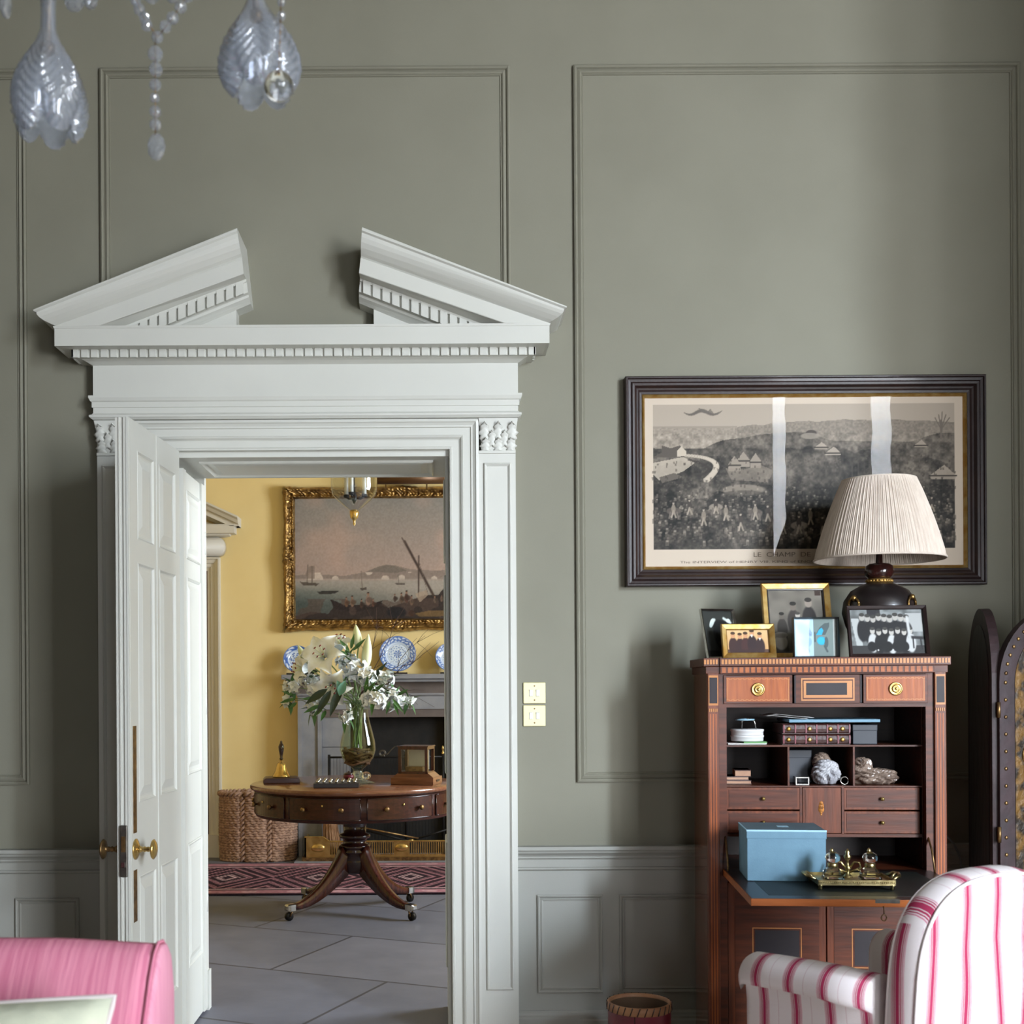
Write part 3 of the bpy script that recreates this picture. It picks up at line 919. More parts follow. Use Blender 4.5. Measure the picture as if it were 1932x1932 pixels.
# shipping on the water
c.poly([(.03, .685), (.05, .715), (.13, .72), (.15, .70)], (82, 74, 68)); c.line(.075, .69, .08, .55, .004, (92, 82, 76)); c.line(.105, .69, .105, .56, .004, (92, 82, 76))
c.poly([(.065, .62), (.085, .56), (.12, .555), (.12, .66), (.08, .66)], (118, 104, 96), .7)
c.poly([(.13, .765), (.15, .79), (.24, .785), (.27, .76)], (48, 46, 44)); c.poly([(.39, .74), (.40, .76), (.43, .755), (.43, .735)], (74, 66, 62)); c.line(.405, .74, .4, .60, .003, (110, 98, 92))
c.line(.625, .70, .62, .63, .003, (104, 96, 90)); c.poly([(.6, .70), (.61, .715), (.66, .715), (.66, .70)], (90, 82, 78))
# dark foreground shore, boats and figures
c.poly([(.0, .97), (.1, .93), (.2, .95), (.23, .90), (.22, .83), (.30, .88), (.42, .885), (.52, .86), (.56, .90), (.66, .86), (.78, .80), (.86, .80), (.92, .70), (1, .66), (1.3, .6), (1.3, 1), (0, 1)], (44, 36, 36))
c.poly([(.21, .83), (.24, .91), (.36, .94), (.5, .9), (.53, .84), (.44, .88), (.3, .88)], (36, 28, 30))
c.put((c.Y > .83) * (n2 > .6), (78, 62, 56), .6)
c.poly([(.72, .95), (.8, .93), (.95, .93), (1, .95), (1, .97), (.75, .98)], (128, 100, 58), .6)
c.line(.66, .36, .83, .80, .010, (62, 50, 46)); c.line(.645, .33, .665, .38, .005, (84, 70, 64)); c.line(.745, .48, .742, .82, .006, (66, 54, 50)); c.line(.742, .5, .80, .80, .002, (96, 84, 78))
for x, y, hh, bd in ((.31, .80, .1, (142, 104, 82)), (.345, .79, .11, (160, 126, 104)), (.44, .76, .13, (178, 144, 128)), (.40, .82, .09, (90, 64, 56)), (.47, .82, .08, (122, 84, 70)), (.64, .77, .1, (120, 96, 82)), (.67, .75, .12, (110, 78, 68)), (.70, .79, .1, (144, 116, 100)), (.84, .8, .07, (128, 108, 96)), (.88, .79, .07, (150, 122, 108)), (.6, .78, .08, (96, 76, 70))):
    c.person(x, y + hh * .1, hh * .85, tuple(.72 * q for q in bd), (134, 102, 86)); c.ell(x + .008, y + hh * .6, hh * .22, hh * .2, tuple(.5 * q for q in bd), .8)
c.poly([(.72, .79), (.79, .76), (.80, .80), (.75, .86)], (156, 138, 122), .8); c.ell(.61, .94, .09, .05, (26, 24, 30)); c.ell(.7, .95, .03, .03, (58, 40, 34))
c.X, c.asp = c.X * .78, c.asp / .78
c.a += (c.noise(90, 5)[..., None] - .5) * .05
picture('canvas', c.a, -1.195 + .085, .615 - .085, 1.733 + .085, 2.836 - .085, 9.372, 'paint_oil', P)
MB().box(-1.15, .57, 9.375, 9.398, 1.77, 2.80).build('back_board', 'black', P)

P = thing('picture_light', 'bronze tubular picture light over the harbour painting', 'picture light', (-.21, 9.395, 2.88))
MB().tube([(-.46, 9.14, 2.865), (.045, 9.14, 2.865)], .048, 16).build('light_shade', mat('bronze_shade', (96, 68, 42), .4, metal=.5, col2=(80, 54, 34)), P)
for x in (-.4, -.09): MB().tube([(x, 9.16, 2.85), (x, 9.25, 2.80), (x, 9.30, 2.82)], .005, 6).build('stay', 'brass_old', P)
m = MB()
m.box(-.30, -.16, 9.34, 9.398, 2.86, 2.95); m.tube([(-.23, 9.36, 2.9), (-.23, 9.25, 2.96), (-.23, 9.15, 2.9)], .008, 8)
m.build('bracket', 'brass_old', P)

# ---------------------------------------------------------------- fireplace
FX = -.29
FP = thing('fireplace', 'grey stone chimneypiece with a sooty black hearth opening in the yellow hall', 'fireplace', (FX, 9.4, 0))
MB().box(FX - .90, FX + .90, 9.13, 9.4, 1.358, 1.395).box(FX - .87, FX + .87, 9.16, 9.4, 1.335, 1.358).build('mantel_shelf', 'stone_grey', FP, bevel=.006)
MB().box(FX - .785, FX + .785, 9.24, 9.4, 1.25, 1.336).build('frieze', 'stone_brown', FP)
m = MB().box(FX - .785, FX + .785, 9.215, 9.4, 1.13, 1.25)
m.prism([(9.215, 1.25), (9.20, 1.25), (9.20, 1.238), (9.21, 1.23), (9.215, 1.225)], 'x', FX - .79, FX + .79)
m.build('lintel', 'stone_grey', FP)
MB().box(FX - .62, FX + .62, 9.225, 9.4, 1.07, 1.13).build('lintel_edge', 'stone_brown', FP)
for s in (-1, 1):
    a, b = sorted((FX + s * .785, FX + s * .635)); m = MB().box(a, b, 9.215, 9.4, .02, 1.13)
    a, b = sorted((FX + s * .785, FX + s * .755)); m.box(a, b, 9.205, 9.22, .02, 1.13)
    a, b = sorted((FX + s * .635, FX + s * .605)); m.box(a, b, 9.20, 9.4, .02, 1.13)
    m.build('jamb', 'stone_grey', FP)
    a, b = sorted((FX + s * .605, FX + s * .40)); m = MB()
    for k in range(4): m.box(a, b, 9.235, 9.4, .02 + k * .275, .02 + k * .275 + .272)
    m.build('slip', 'stone_grey', FP, bevel=.003)
MB().box(FX - .42, FX + .42, 9.375, 9.398, .02, 1.08).build('fireback', 'soot', FP)
MB().box(FX - .785, FX + .785, 8.93, 9.4, .001, .02).build('hearth_slab', 'stone_grey', FP)

def plate(name, label, px, py, r, style, tilt=14):
    p0 = at(px, py, 9.27)
    o = thing(name, label, 'plate', (p0.x, 9.27, 1.396), 0, 'blue and white plates on the mantelshelf')
    Tm = Matrix.Translation((p0.x, 9.27, 1.398 + .012)) @ Matrix.Rotation(R(-tilt), 4, 'X') @ Matrix.Translation((0, 0, r))
    nr, nt = 34, 96
    V, C = [], []
    g = np.random.default_rng(int(px))
    for i in range(nr):
        q = i / (nr - 1)
        rr = r * q
        dep = .022 * (max(0, q - .58) / .42) ** .8 if q > .58 else 0
        for j in range(nt):
            t = 2 * math.pi * j / nt
            V.append(Tm @ Vector((rr * math.sin(t), -dep, rr * math.cos(t))))
            white, blue = np.array([206, 218, 232.]), np.array([40, 78, 160.])
            k = 0
            if q > .95: k = .7
            elif q > .72: k = .75 * (math.sin(t * 12) * math.sin(q * 40 + 3 * math.sin(t * 6)) > -.05) if style != 2 else .85 * (math.sin(t * 7 + 9 * q) * math.cos(q * 22 + t * 3) > -.2)
            elif q > .67: k = .5
            elif q > .6: k = .08
            elif q > .56 and style != 2: k = .35
            elif q < .24: k = .75 * (math.sin(t * 8 + q * 30) > -.3)
            elif style == 2: k = .85 * (math.sin(t * 5 + q * 16) * math.cos(q * 30 - t * 2) > .1)
            elif .30 < q < .5: k = .5 * (math.sin(t * 9) * math.cos(q * 50) > .35)
            C.append(white * (1 - k) + blue * k)
    fs = [(i * nt + j, i * nt + (j + 1) % nt, (i + 1) * nt + (j + 1) % nt, (i + 1) * nt + j) for i in range(nr - 1) for j in range(nt)]
    mb = MB(); mb.add(V, fs, True)
    d = mb.build('dish', 'paint_china', o, recalc=False)
    paint_attr(d, np.array(C) / 255.0)
    md = d.modifiers.new('solid', 'SOLIDIFY'); md.thickness = .005; md.offset = 1
    m = MB().box(p0.x - .075, p0.x + .075, 9.225, 9.33, 1.396, 1.408)
    m.tube([(p0.x, 9.32, 1.40), (p0.x, 9.335 + .02, 1.40 + r * 1.2)], .006, 6)
    m.build('plate_stand', 'black', o)
plate('china_plate', 'small blue and white plate half hidden by white lilies on the mantelshelf', 560, 1241, .105, 2)
plate('china_plate', 'large blue and white plate with a central rosette behind bare twigs', 750, 1234, .140, 1)
plate('china_plate', 'blue and white plate cut off by the white door jamb', 849, 1244, .112, 0)

# fender, spark guard, irons, broom
FE = thing('hearth_fender', 'polished brass fender with pierced gallery and oval bosses', 'fender', (FX, 9.0, .02))
FL, FR_, FY = FX - .715, FX + .715, 8.985
def ftop(x):
    e = min(x - FL, FR_ - x)
    return .193 if e < .13 else .193 - .033 * (0.5 - .5 * math.cos(math.pi * min(1, (e - .13) / .06)))
m = MB()
xs = np.linspace(FL, FR_, 120)
rings = [[(x, FY, .155), (x, FY, ftop(x)), (x, FY + .012, ftop(x)), (x, FY + .012, .155)] for x in xs]
m.loft(rings, smooth=False)
m.box(FL, FR_, FY, FY + .012, .045, .065)
m.box(FL, FL + .19, FY, FY + .012, .065, .155); m.box(FR_ - .19, FR_, FY, FY + .012, .065, .155); m.box(FX - .06, FX + .06, FY, FY + .012, .065, .155)
m.box(FL, FL + .012, FY, 9.36, .045, .19); m.box(FR_ - .012, FR_, FY, 9.36, .045, .19)
m.build('gallery', 'brass', FE)
for s0, s1 in ((FL + .198, FX - .07), (FX + .07, FR_ - .198)):
    m = MB()
    for x in np.arange(s0, s1, .0165): m.box(x, x + .008, FY + .002, FY + .010, .065, .155)
    m.build('pierced_grille', 'brass', FE)
for x in (FL + .10, FX, FR_ - .10): MB().sphere((x, FY, .115), .05, (1, .3, .62), 20, 10).build('oval_boss', 'brass', FE)
MB().box(FL - .012, FR_ + .012, FY - .02, FY + .03, .02, .046).box(FL - .02, FL + .03, FY, 9.36, .02, .046).box(FR_ - .03, FR_ + .02, FY, 9.36, .02, .046).build('fender_base', 'brass_old', FE)
MB().tube([(x, FY + .004, ftop(x) + .002) for x in xs], .006, 6).build('top_bead', 'brass', FE)

SG = thing('spark_guard', 'black wire spark guard with scrolled top rail before the hearth', 'spark guard', (FX, 9.10, .02))
zr = at(775, 1428, 9.1).z
m = MB().tube([(FX - .55, 9.1, zr), (FX + .43, 9.1, zr)], .008, 8)
for x in (FX - .54, FX + .03, at(836, 1500, 9.1).x): m.tube([(x, 9.1, .021), (x, 9.1, zr + .02)], .010, 8)
m.build('guard_frame', 'iron', SG)
m = MB()
for k in range(40): m.tube([(FX - .53 + k * .0235, 9.105, .03), (FX - .53 + k * .0235, 9.105, zr)], .0016, 4)
m.build('wire_mesh', 'iron', SG)
m = MB()
for s, x0 in ((1, at(722, 1420, 9.1).x), (-1, at(778, 1420, 9.1).x)):
    pts = []
    for t in np.linspace(0, 1, 40):
        a = -math.pi / 2 - s * 0 + 4.2 * math.pi * (1 - t)
        pts.append((x0 + s * (.012 + .012 * (1 - t)) * math.cos(a) * 1.2, 9.1, zr + .03 + (.012 + .012 * (1 - t)) * math.sin(a)))
    m.tube(pts, .004, 6)
    m.tube([(x0 + s * (.02 + .09 * t), 9.1, zr + .012 + .07 * math.sin(t * math.pi / 2) ** 1.5) for t in np.linspace(0, 1, 14)], .004, 6)
m.build('scroll', 'steel', SG)
x = at(836, 1500, 9.1).x
MB().lathe([(.002, .075), (.006, .065), (.010, .05), (.006, .04), (.004, .03), (.012, .02), (.008, .01), (.010, 0)], (x, 9.1, zr + .01), 12).build('finial', 'brass', SG)
for nm, a, b, lab in (('fire_poker', at(640, 1553, 9.03), at(790, 1582, 9.03), 'slim brass poker slanting down to the fender, upper of the two crossed irons'), ('fire_poker', at(686, 1566, 9.05), at(768, 1586, 9.05), 'dark iron poker lying under the brass poker'), ('fire_tongs', at(776, 1586, 9.04), at(850, 1563, 9.04), 'black fire tongs slanting up behind the door jamb')):
    o = thing(nm, lab, nm.split('_')[1], a)
    MB().tube([a, b], .007, 8).build('shaft', 'brass_old' if 'brass poker s' in lab else 'iron', o)
    d = (b - a).normalized()
    MB().tube([a - d * .03, a - d * .015, a, a + d * .02], [.006, .014, .012, .007], 8).build('grip', 'brass', o)
BR = thing('hearth_broom', 'straw hearth broom standing by the grey jamb inside the fender', 'broom', at(628, 1590, 9.1) * 1)
BR.location.z = .021
bx = BR.location.x
m = MB()
for k in range(60):
    a, r0 = rng.uniform(0, 6.28), rng.uniform(0, 1) ** .5
    m.tube([(bx + .075 * r0 * math.cos(a), 9.1 + .05 * r0 * math.sin(a), .022), (bx - .02 + .05 * r0 * math.cos(a), 9.12 + .035 * r0 * math.sin(a), .26), (bx - .03 + .02 * r0 * math.cos(a), 9.13 + .02 * r0 * math.sin(a), .34)], .009, 5)
m.build('bristles', 'straw', BR)
MB().tube([(bx - .03, 9.13, .33), (bx - .05, 9.17, .62)], .013, 8).build('broom_handle', 'dk_wood', BR)

# ---------------------------------------------------------------- woven log basket
BK = thing('log_basket', 'lobed woven grass basket by the hall doorcase', 'basket', (-1.378, 9.2, 0))
def lobe(t, k=1.0):
    x, y = .285 * math.cos(t), .15 * math.sin(t)
    f = 1 - .09 * abs(math.cos(1.5 * t + math.pi / 2)) ** 6 - .0
    d = abs(((x + .095) / .02)) , abs((x - .10) / .02)
    dip = .036 * (math.exp(-d[0] ** 2) + math.exp(-d[1] ** 2))
    return x * k, (y - math.copysign(dip, y)) * k
m = MB()
for kz in range(26):
    z = .012 + kz * .0188
    k = .93 + .07 * math.sin(math.pi * min(1, .25 + .5 * kz / 26))
    pts = []
    for j in range(140):
        t = 2 * math.pi * j / 140
        x, y = lobe(t, k)
        b = .004 * math.sin(j * math.pi * 2 / 3.5 + kz * 1.9)
        pts.append(((-1.378 + x + b * math.cos(t)), 9.2 + y + b * math.sin(t), z + .004 * math.sin(j * 1.8)))
    pts.append(pts[0])
    m.tube(pts, .0118, 6, caps=False)
m.build('woven_side', 'wicker', BK)
m = MB()
for kk, zz in ((1.0, .505),):
    for ph in (0, math.pi):
        pts = []
        for j in range(241):
            t = 2 * math.pi * j / 240
            x, y = lobe(t, kk)
            pts.append((-1.378 + x + .012 * math.cos(j * .55 + ph) * math.cos(t), 9.2 + y + .012 * math.cos(j * .55 + ph) * math.sin(t), zz + .012 * math.sin(j * .55 + ph)))
        m.tube(pts, .012, 6, caps=False)
m.build('braided_rim', 'wicker', BK)
m = MB()
for xx in (-.095, .10):
    for ph in (0, math.pi):
        yy = -.15 * math.sqrt(1 - (xx / .285) ** 2) + .012
        m.tube([(-1.378 + xx + .014 * math.cos(j * .5 + ph), 9.2 + yy + .01 * math.sin(j * .5 + ph), .01 + j * .006) for j in range(80)], .011, 6)
m.build('corner_braid', 'wicker', BK)
m = MB(); m.add([(-1.378 + lobe(t, .95)[0], 9.2 + lobe(t, .95)[1], .02) for t in np.linspace(0, 2 * math.pi, 60, endpoint=False)], [tuple(range(60))])
m.build('basket_base', 'wicker', BK)

# ---------------------------------------------------------------- rug
w, h = 620, 150
c = Cv(w, h, (58, 40, 50))
dk, pk, lt = np.array([52, 38, 46]), np.array([172, 122, 132]), np.array([206, 172, 176])
X, Y = c.X * 4.6, c.Y * 1.3
u = (X % .62) / .62 - .5
for k in range(3):
    dmd = np.abs(u) * .62 + np.abs(Y - .65) * .75
st = (np.abs(u) * 1.0 + np.abs((Y - .65)) * .95)
band = np.floor(st * 14) % 2
hatch = ((X * 26 + np.where(Y > .65, 1, -1) * Y * 16) % 1) < .58
body = np.where((band > 0)[..., None] & hatch[..., None], np.where((st < .22)[..., None], lt, pk)[:], dk) / 255.0
c.a = body.copy()
for y0, y1, col in ((0, .018, dk), (.018, .14, pk), (.14, .175, dk), (.175, .20, lt), (1.10, 1.125, lt), (1.125, 1.16, dk), (1.16, 1.275, pk), (1.275, 1.3, dk)):
    c.put(((Y >= y0) & (Y < y1)).astype(float), tuple(col))
mark = ((np.floor(X * 7) % 2 == 0) & ((((X * 7) % 1) - .5) ** 2 + ((np.where(Y < .65, Y - .08, Y - 1.22)) / .1) ** 2 < .12))
c.put(mark.astype(float), tuple(lt), .6)
c.a *= .9 + .2 * c.noise(60, 8)[..., None]
RG = picture('patterned_rug', c.a, 0, 4.6, 0, 1.3, 0, 'paint_rug', None, Matrix.Translation((-3.0, 7.63, .008)) @ Matrix.Rotation(R(-90), 4, 'X'))
md = RG.modifiers.new('solid', 'SOLIDIFY'); md.thickness = .008; md.offset = 0
tag(RG, 'long pink and dark kilim runner laid across the stone hall floor', 'rug')

# ---------------------------------------------------------------- drum table
TX, TY = -.5, 7.08
DT = thing('drum_table', 'round mahogany drum table on a four legged pedestal in the hall', 'table', (TX, TY, 0))
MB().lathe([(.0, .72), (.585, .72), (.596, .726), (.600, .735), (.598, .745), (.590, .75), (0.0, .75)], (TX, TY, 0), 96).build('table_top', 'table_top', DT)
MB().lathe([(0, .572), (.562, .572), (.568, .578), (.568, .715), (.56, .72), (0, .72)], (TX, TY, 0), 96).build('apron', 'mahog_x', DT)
for i in range(8):
    ac = R(-90 - 13.5 + 45 * i)
    def arc(r, a): return (TX + r * math.cos(a), TY + r * math.sin(a))
    aa = [ac + R(-20.6 + 41.2 * j / 14) for j in range(15)]
    m = MB()
    m.loft([[(*arc(.566, a), .592), (*arc(.574, a), .592), (*arc(.574, a), .706), (*arc(.566, a), .706)] for a in aa], smooth=False)
    dr = m.build('drawer', 'mahog_x', DT)
    bead = MB()
    for z in (.592, .706): bead.tube([(*arc(.574, a), z) for a in aa], .003, 6)
    for a in (aa[0], aa[-1]): bead.tube([(*arc(.574, a), .592), (*arc(.574, a), .706)], .003, 6)
    bead.build('cock_bead', 'dk_wood', dr)
    for s in (-1, 1):
        a = ac + s * R(10.5)
        kp = Vector((*arc(.574, a), .648)); d = Vector((math.cos(a), math.sin(a), 0))
        MB().tube([kp, kp + d * .008, kp + d * .012, kp + d * .02, kp + d * .026, kp + d * .028], [.006, .006, .012, .015, .012, .002], 12).build('knob', 'brass_old' if i not in (1, 2) else 'brass_old', dr)
    p_ = Vector((*arc(.575, ac), .668)); MB().sphere(p_, .006, (1, 1, 1.3), 10, 6).build('escutcheon', 'brass', dr)
MB().lathe([(.10, .575), (.10, .56), (.075, .55), (.068, .50), (.066, .46), (.088, .452), (.092, .44), (.085, .43), (.070, .425), (.066, .40), (.086, .392), (.090, .38), (.084, .37), (.078, .365), (.088, .355), (.086, .345), (.074, .34), (.080, .30), (.078, .24), (.06, .225), (.0, .22)], (TX, TY, 0), 40).build('pedestal', 'dk_wood', DT)
for ang in (-143, -40, 45, 137):
    d = Vector((math.cos(R(ang)), math.sin(R(ang)), 0)); n_ = Vector((-d.y, d.x, 0))
    rings = []
    for t in np.linspace(0, 1, 18):
        r = .055 + .36 * t ** 1.15
        z = .075 + .255 * (1 - t) ** 1.9 * (1 + .35 * t) + .0 * t
        hh = .085 * (1 - t) + .030
        wd = .030 - .008 * t
        c_ = Vector((TX, TY, z)) + d * r
        tz = Vector((0, 0, 1)) * hh / 2
        tilt = d * hh * .35 * (1 - t)
        rings.append([c_ - n_ * wd - tz - tilt, c_ + n_ * wd - tz - tilt, c_ + n_ * wd + tz * .8 + tilt, c_ + n_ * wd * .6 + tz + tilt, c_ - n_ * wd * .6 + tz + tilt, c_ - n_ * wd + tz * .8 + tilt])
    lg = MB().loft(rings).build('leg', 'mahog_z', DT)
    e = Vector((TX, TY, .074)) + d * .41
    rings = []
    for t, k in ((0, 1), (.03, 1), (.045, .9), (.052, .5)):
        c_ = e + d * t
        rings.append([c_ + n_ * .025 * k * a + Vector((0, 0, .019 * k * b)) for a, b in ((-1, -1), (1, -1), (1, .8), (.6, 1), (-.6, 1), (-1, .8))])
    MB().loft(rings, smooth=False).build('brass_cap', 'silver', lg)
    m = MB()
    wc = e + d * .03 + Vector((0, 0, -.050))
    m.loft([[wc + n_ * s + .0235 * (d * math.cos(t) + Vector((0, 0, math.sin(t)))) for t in np.linspace(0, 2 * math.pi, 18, endpoint=False)] for s in (-.010, .010)])
    m.build('castor_wheel', 'iron', lg)
    m = MB()
    for s in (-1, 1): m.tube([e + d * .015 + n_ * .014 * s + Vector((0, 0, -.015)), wc + n_ * .014 * s], .005, 6)
    m.build('castor_fork', 'brass_old', lg)

# things on the drum table
ZT_ = .751
def on_table(px, py, Y): p = at(px, py, Y); return Vector((p.x, Y, ZT_))
p = on_table(531, 1472, 7.12)
SB = thing('wooden_block', 'square wooden block with a sloped edge carrying the brass bell', 'stand', p, R(8))
MB(wm(SB)).prism([(-.105, 0), (.105, 0), (.105, .018), (.09, .030), (-.09, .030), (-.105, .018)], 'y', -.09, .09).build('block', 'mahog_x', SB, bevel=.002)
HB = thing('hand_bell', 'brass hand bell with a turned dark handle on a wooden block', 'bell', (p.x, p.y, ZT_ + .031))
MB(wm(HB)).lathe([(.052, 0), (.053, .004), (.047, .016), (.036, .034), (.030, .058), (.026, .074), (.018, .084), (.008, .087), (.008, .10), (.0, .10)], (0, 0, 0), 40).build('bell_cup', 'brass', HB)
MB(wm(HB)).lathe([(.009, .10), (.011, .108), (.007, .112), (.010, .13), (.015, .155), (.017, .175), (.011, .192), (.006, .197), (.008, .203), (.002, .212)], (0, 0, 0), 24).build('handle', 'dk_wood', HB)
p = on_table(636, 1481, 6.80)
ST = thing('marble_board', 'low dark wooden games board topped with glass marbles at the front of the drum table', 'game board', p, R(2))
MB(wm(ST)).box(-.125, .125, -.11, .11, 0, .026).build('board', 'black', ST, bevel=.003)
for i in range(7):
    for j in range(6):
        pm = wm(ST) @ Vector((-.102 + i * .034, -.088 + j * .035, .033))
        if (i + j) % 5 == 4: continue
        MB().sphere(pm, .0095, (1, 1, 1), 12, 8).build('marble', 'silver', ST)
p = on_table(786, 1476, 6.95)
CK = thing('glazed_case', 'small wooden case with glass sides on a stepped base, right of the vase', 'display case', p, R(-15))
K = wm(CK)
MB(K).box(-.125, .125, -.095, .095, 0, .042).build('base', 'table_top', CK, bevel=.002)
MB(K).prism([(-.118, .042), (.118, .042), (.088, .066), (-.088, .066)], 'y', -.075, .075).build('base_step', 'table_top', CK)
m = MB(K)
for x in (-.086, .070):
    for y in (-.076, .060): m.box(x, x + .016, y, y + .016, .062, .212)
m.box(-.086, .086, -.076, .076, .062, .074)
for a in ((-.07, .07, -.076, -.060), (-.07, .07, .060, .076), (-.086, -.070, -.06, .06), (.070, .086, -.06, .06)): m.box(*a, .198, .212)
m.box(-.090, .090, -.080, .080, .212, .218)
m.build('case_frame', 'mahog_z', CK)
m = MB(K).add([(-.07, -.071, .074), (.07, -.071, .074), (.07, -.071, .198), (-.07, -.071, .198)], [(0, 1, 2, 3)]).add([(.072, -.06, .074), (.072, .06, .074), (.072, .06, .198), (.072, -.06, .198)], [(0, 1, 2, 3)])
m.build('glass_pane', 'clear', CK)
MB(K).box(-.06, .06, .050, .055, .08, .19).build('inner_card', 'paper', CK)
MB(K).box(-.05, .05, -.05, .02, .075, .10).build('movement', 'brass_old', CK)
MB(K).box(.125, .128, -.03, .03, .015, .027).build('drawer_slot', 'black', CK)
p = on_table(658, 1460, 7.30)
TB = thing('trinket_pot', 'little dark red lidded pot behind the vase foot', 'pot', p)
MB(wm(TB)).lathe([(.022, 0), (.032, .008), (.034, .02), (.030, .028)], (0, 0, 0), 24).build('pot_body', 'maroon', TB)
MB(wm(TB)).lathe([(.031, .028), (.026, .038), (.010, .042), (.006, .048), (.001, .05)], (0, 0, 0), 24).build('lid', 'dk_wood', TB)
p = on_table(691, 1459, 7.28)
o = MB().sphere(p + Vector((0, 0, .024)), .028, (1, 1, .85), 20, 12).build('paperweight', 'inkglass'); tag(o, 'round glass paperweight behind the vase foot', 'paperweight')

# ---------------------------------------------------------------- vase and flowers
VX, VY = at(675, 1400, 7.05).x, 7.05
V0 = Vector((VX, VY, ZT_))
VS = thing('glass_vase', 'tall footed clear glass vase with tinted water and brown roots inside', 'vase', V0)
out = [(.0, .0), (.098, .0), (.100, .004), (.06, .012), (.030, .022), (.022, .034), (.030, .046), (.034, .054), (.026, .066), (.030, .080), (.062, .105), (.092, .145), (.104, .19), (.100, .24), (.085, .30), (.068, .36), (.062, .41), (.068, .45), (.078, .475)]
MB(Matrix.Translation(V0)).lathe(out, (0, 0, 0), 56, caps=False).build('vase_body', 'vase_glass', VS)
m = MB(Matrix.Translation(V0))
m.lathe([(.0, .001), (.094, .002), (.058, .010), (.028, .021), (.02, .034), (.028, .046), (.03, .054), (.022, .066), (.0, .07)], (0, 0, 0), 40)
m.build('foot', 'crystal', VS)
MB(Matrix.Translation(V0)).lathe([(.0, .088), (.030, .090), (.058, .108), (.088, .146), (.099, .19), (.095, .24), (.080, .30), (.066, .345), (.0, .345)], (0, 0, 0), 48).build('water', 'water', VS)
m = MB(Matrix.Translation(V0))
for k in range(44):
    a0 = rng.uniform(0, 6.28); r0 = rng.uniform(.045, .088); z0 = rng.uniform(.12, .19)
    m.tube([((r0 - .01 * math.sin(3 * t)) * min(1, .35 + (z0 + .012 * math.sin(2 * t + k)) * 3.9) * math.cos(a0 + t), r0 * min(1, .35 + z0 * 3.9) * math.sin(a0 + t), z0 + .016 * math.sin(2 * t + k)) for t in np.linspace(0, rng.uniform(2.5, 5), 14)], .007, 5)
rt = m.build('vine_roots', 'moss', VS)

def leafblade(mb, p0, d, L, wd, up=Vector((0, 0, 1)), bend=.3, n=8):
    d = d.normalized(); s = d.cross(up)
    if s.length < .05: s = d.cross(Vector((1, 0, 0)))
    s.normalize(); u = s.cross(d)
    rings = []
    for t in np.linspace(0, 1, n):
        w_ = wd * max(.03, math.sin(math.pi * t ** .8)) 
        c_ = Vector(p0) + d * L * t - u * bend * L * t * t
        rings.append([c_ - s * w_ + u * w_ * .35, c_, c_ + s * w_ + u * w_ * .35])
    mb.loft(rings, closed=False, caps=False)

def stem_pts(head, s=0):
    a = V0 + Vector((rng.uniform(-.03, .03), rng.uniform(-.03, .03), .14))
    b = V0 + Vector((rng.uniform(-.035, .035), rng.uniform(-.03, .03), .42))
    h = Vector(head)
    return [a + (b - a) * t for t in (0, .33, .66)] + [b * (1 - t) ** 2 + (b + Vector((0, 0, .08))) * 2 * t * (1 - t) + h * t * t for t in (0, .3, .6, .85, 1)]

def lily(px, py, Y, axis, size, label, spread=.95):
    h = at(px, py, Y); ax = Vector(axis).normalized()
    o = thing('lily', label, 'flower', h, 0, 'open white lilies')
    MB().tube(stem_pts(h - ax * size * .2), .004, 6).build('stem', 'stem_green', o)
    e1 = ax.orthogonal().normalized(); e2 = ax.cross(e1)
    for k in range(6):
        a = k * math.pi / 3 + .2
        out_ = e1 * math.cos(a) + e2 * math.sin(a)
        sd = ax.cross(out_)
        wdt = size * (.40 if k % 2 else .30)
        rings = []
        for t in np.linspace(0, 1, 12):
            rr = size * spread * (.06 + .9 * t ** 1.5)
            hh = size * (.62 * math.sin(math.pi * .62 * t) - .18 * t ** 4)
            w_ = wdt * max(.04, math.sin(math.pi * (.06 + .94 * t) ** .85))
            c_ = h - ax * size * .2 + ax * hh + out_ * rr
            rings.append([c_ + sd * w_ * q + ax * (w_ * .30 * abs(q)) + ax * .004 * math.sin(9 * t) * (abs(q) > .9) for q in (-1, -.5, 0, .5, 1)])
        MB().loft(rings, closed=False, caps=False).build('petal', 'petal', o)
    m = MB(); m2 = MB()
    for k in range(6):
        a = k * math.pi / 3 + .6
        out_ = (e1 * math.cos(a) + e2 * math.sin(a))
        tip = h + ax * size * .62 + out_ * size * .22
        m.tube([h - ax * size * .1, h + ax * size * .3 + out_ * size * .08, tip], .0018, 5)
        m2.tube([tip - e1 * .008, tip, tip + e1 * .008], [.002, .0045, .002], 6)
    f = m.build('filament', 'bud', o)
    m2.build('anther', 'stamen', f)
lily(612, 1240, 6.92, (-.25, -.9, .35), .15, 'largest open white lily with dark red anthers, facing out of the bouquet')
lily(577, 1262, 6.93, (-.8, -.5, .1), .125, 'white lily turned sideways over the blue plate', .75)
lily(628, 1292, 6.90, (-.1, -.9, -.35), .135, 'white lily drooping below the largest bloom')
lily(640, 1222, 7.0, (.1, -.5, .9), .12, 'white lily tilted upwards at the back of the bouquet', .7)
def bud(px, py, px2, py2, Y, rad, label, m_='bud'):
    a, b = at(px, py, Y), at(px2, py2, Y)
    o = thing('lily_bud', label, 'flower bud', a, 0, 'closed lily buds')
    d = b - a
    MB().tube([a + d * t for t in np.linspace(0, 1, 9)], [rad * k for k in (.35, .75, .95, 1, .98, .86, .66, .4, .06)], 10).build('bud', m_, o)
    MB().tube(stem_pts(a), .004, 6).build('stem', 'stem_green', o)
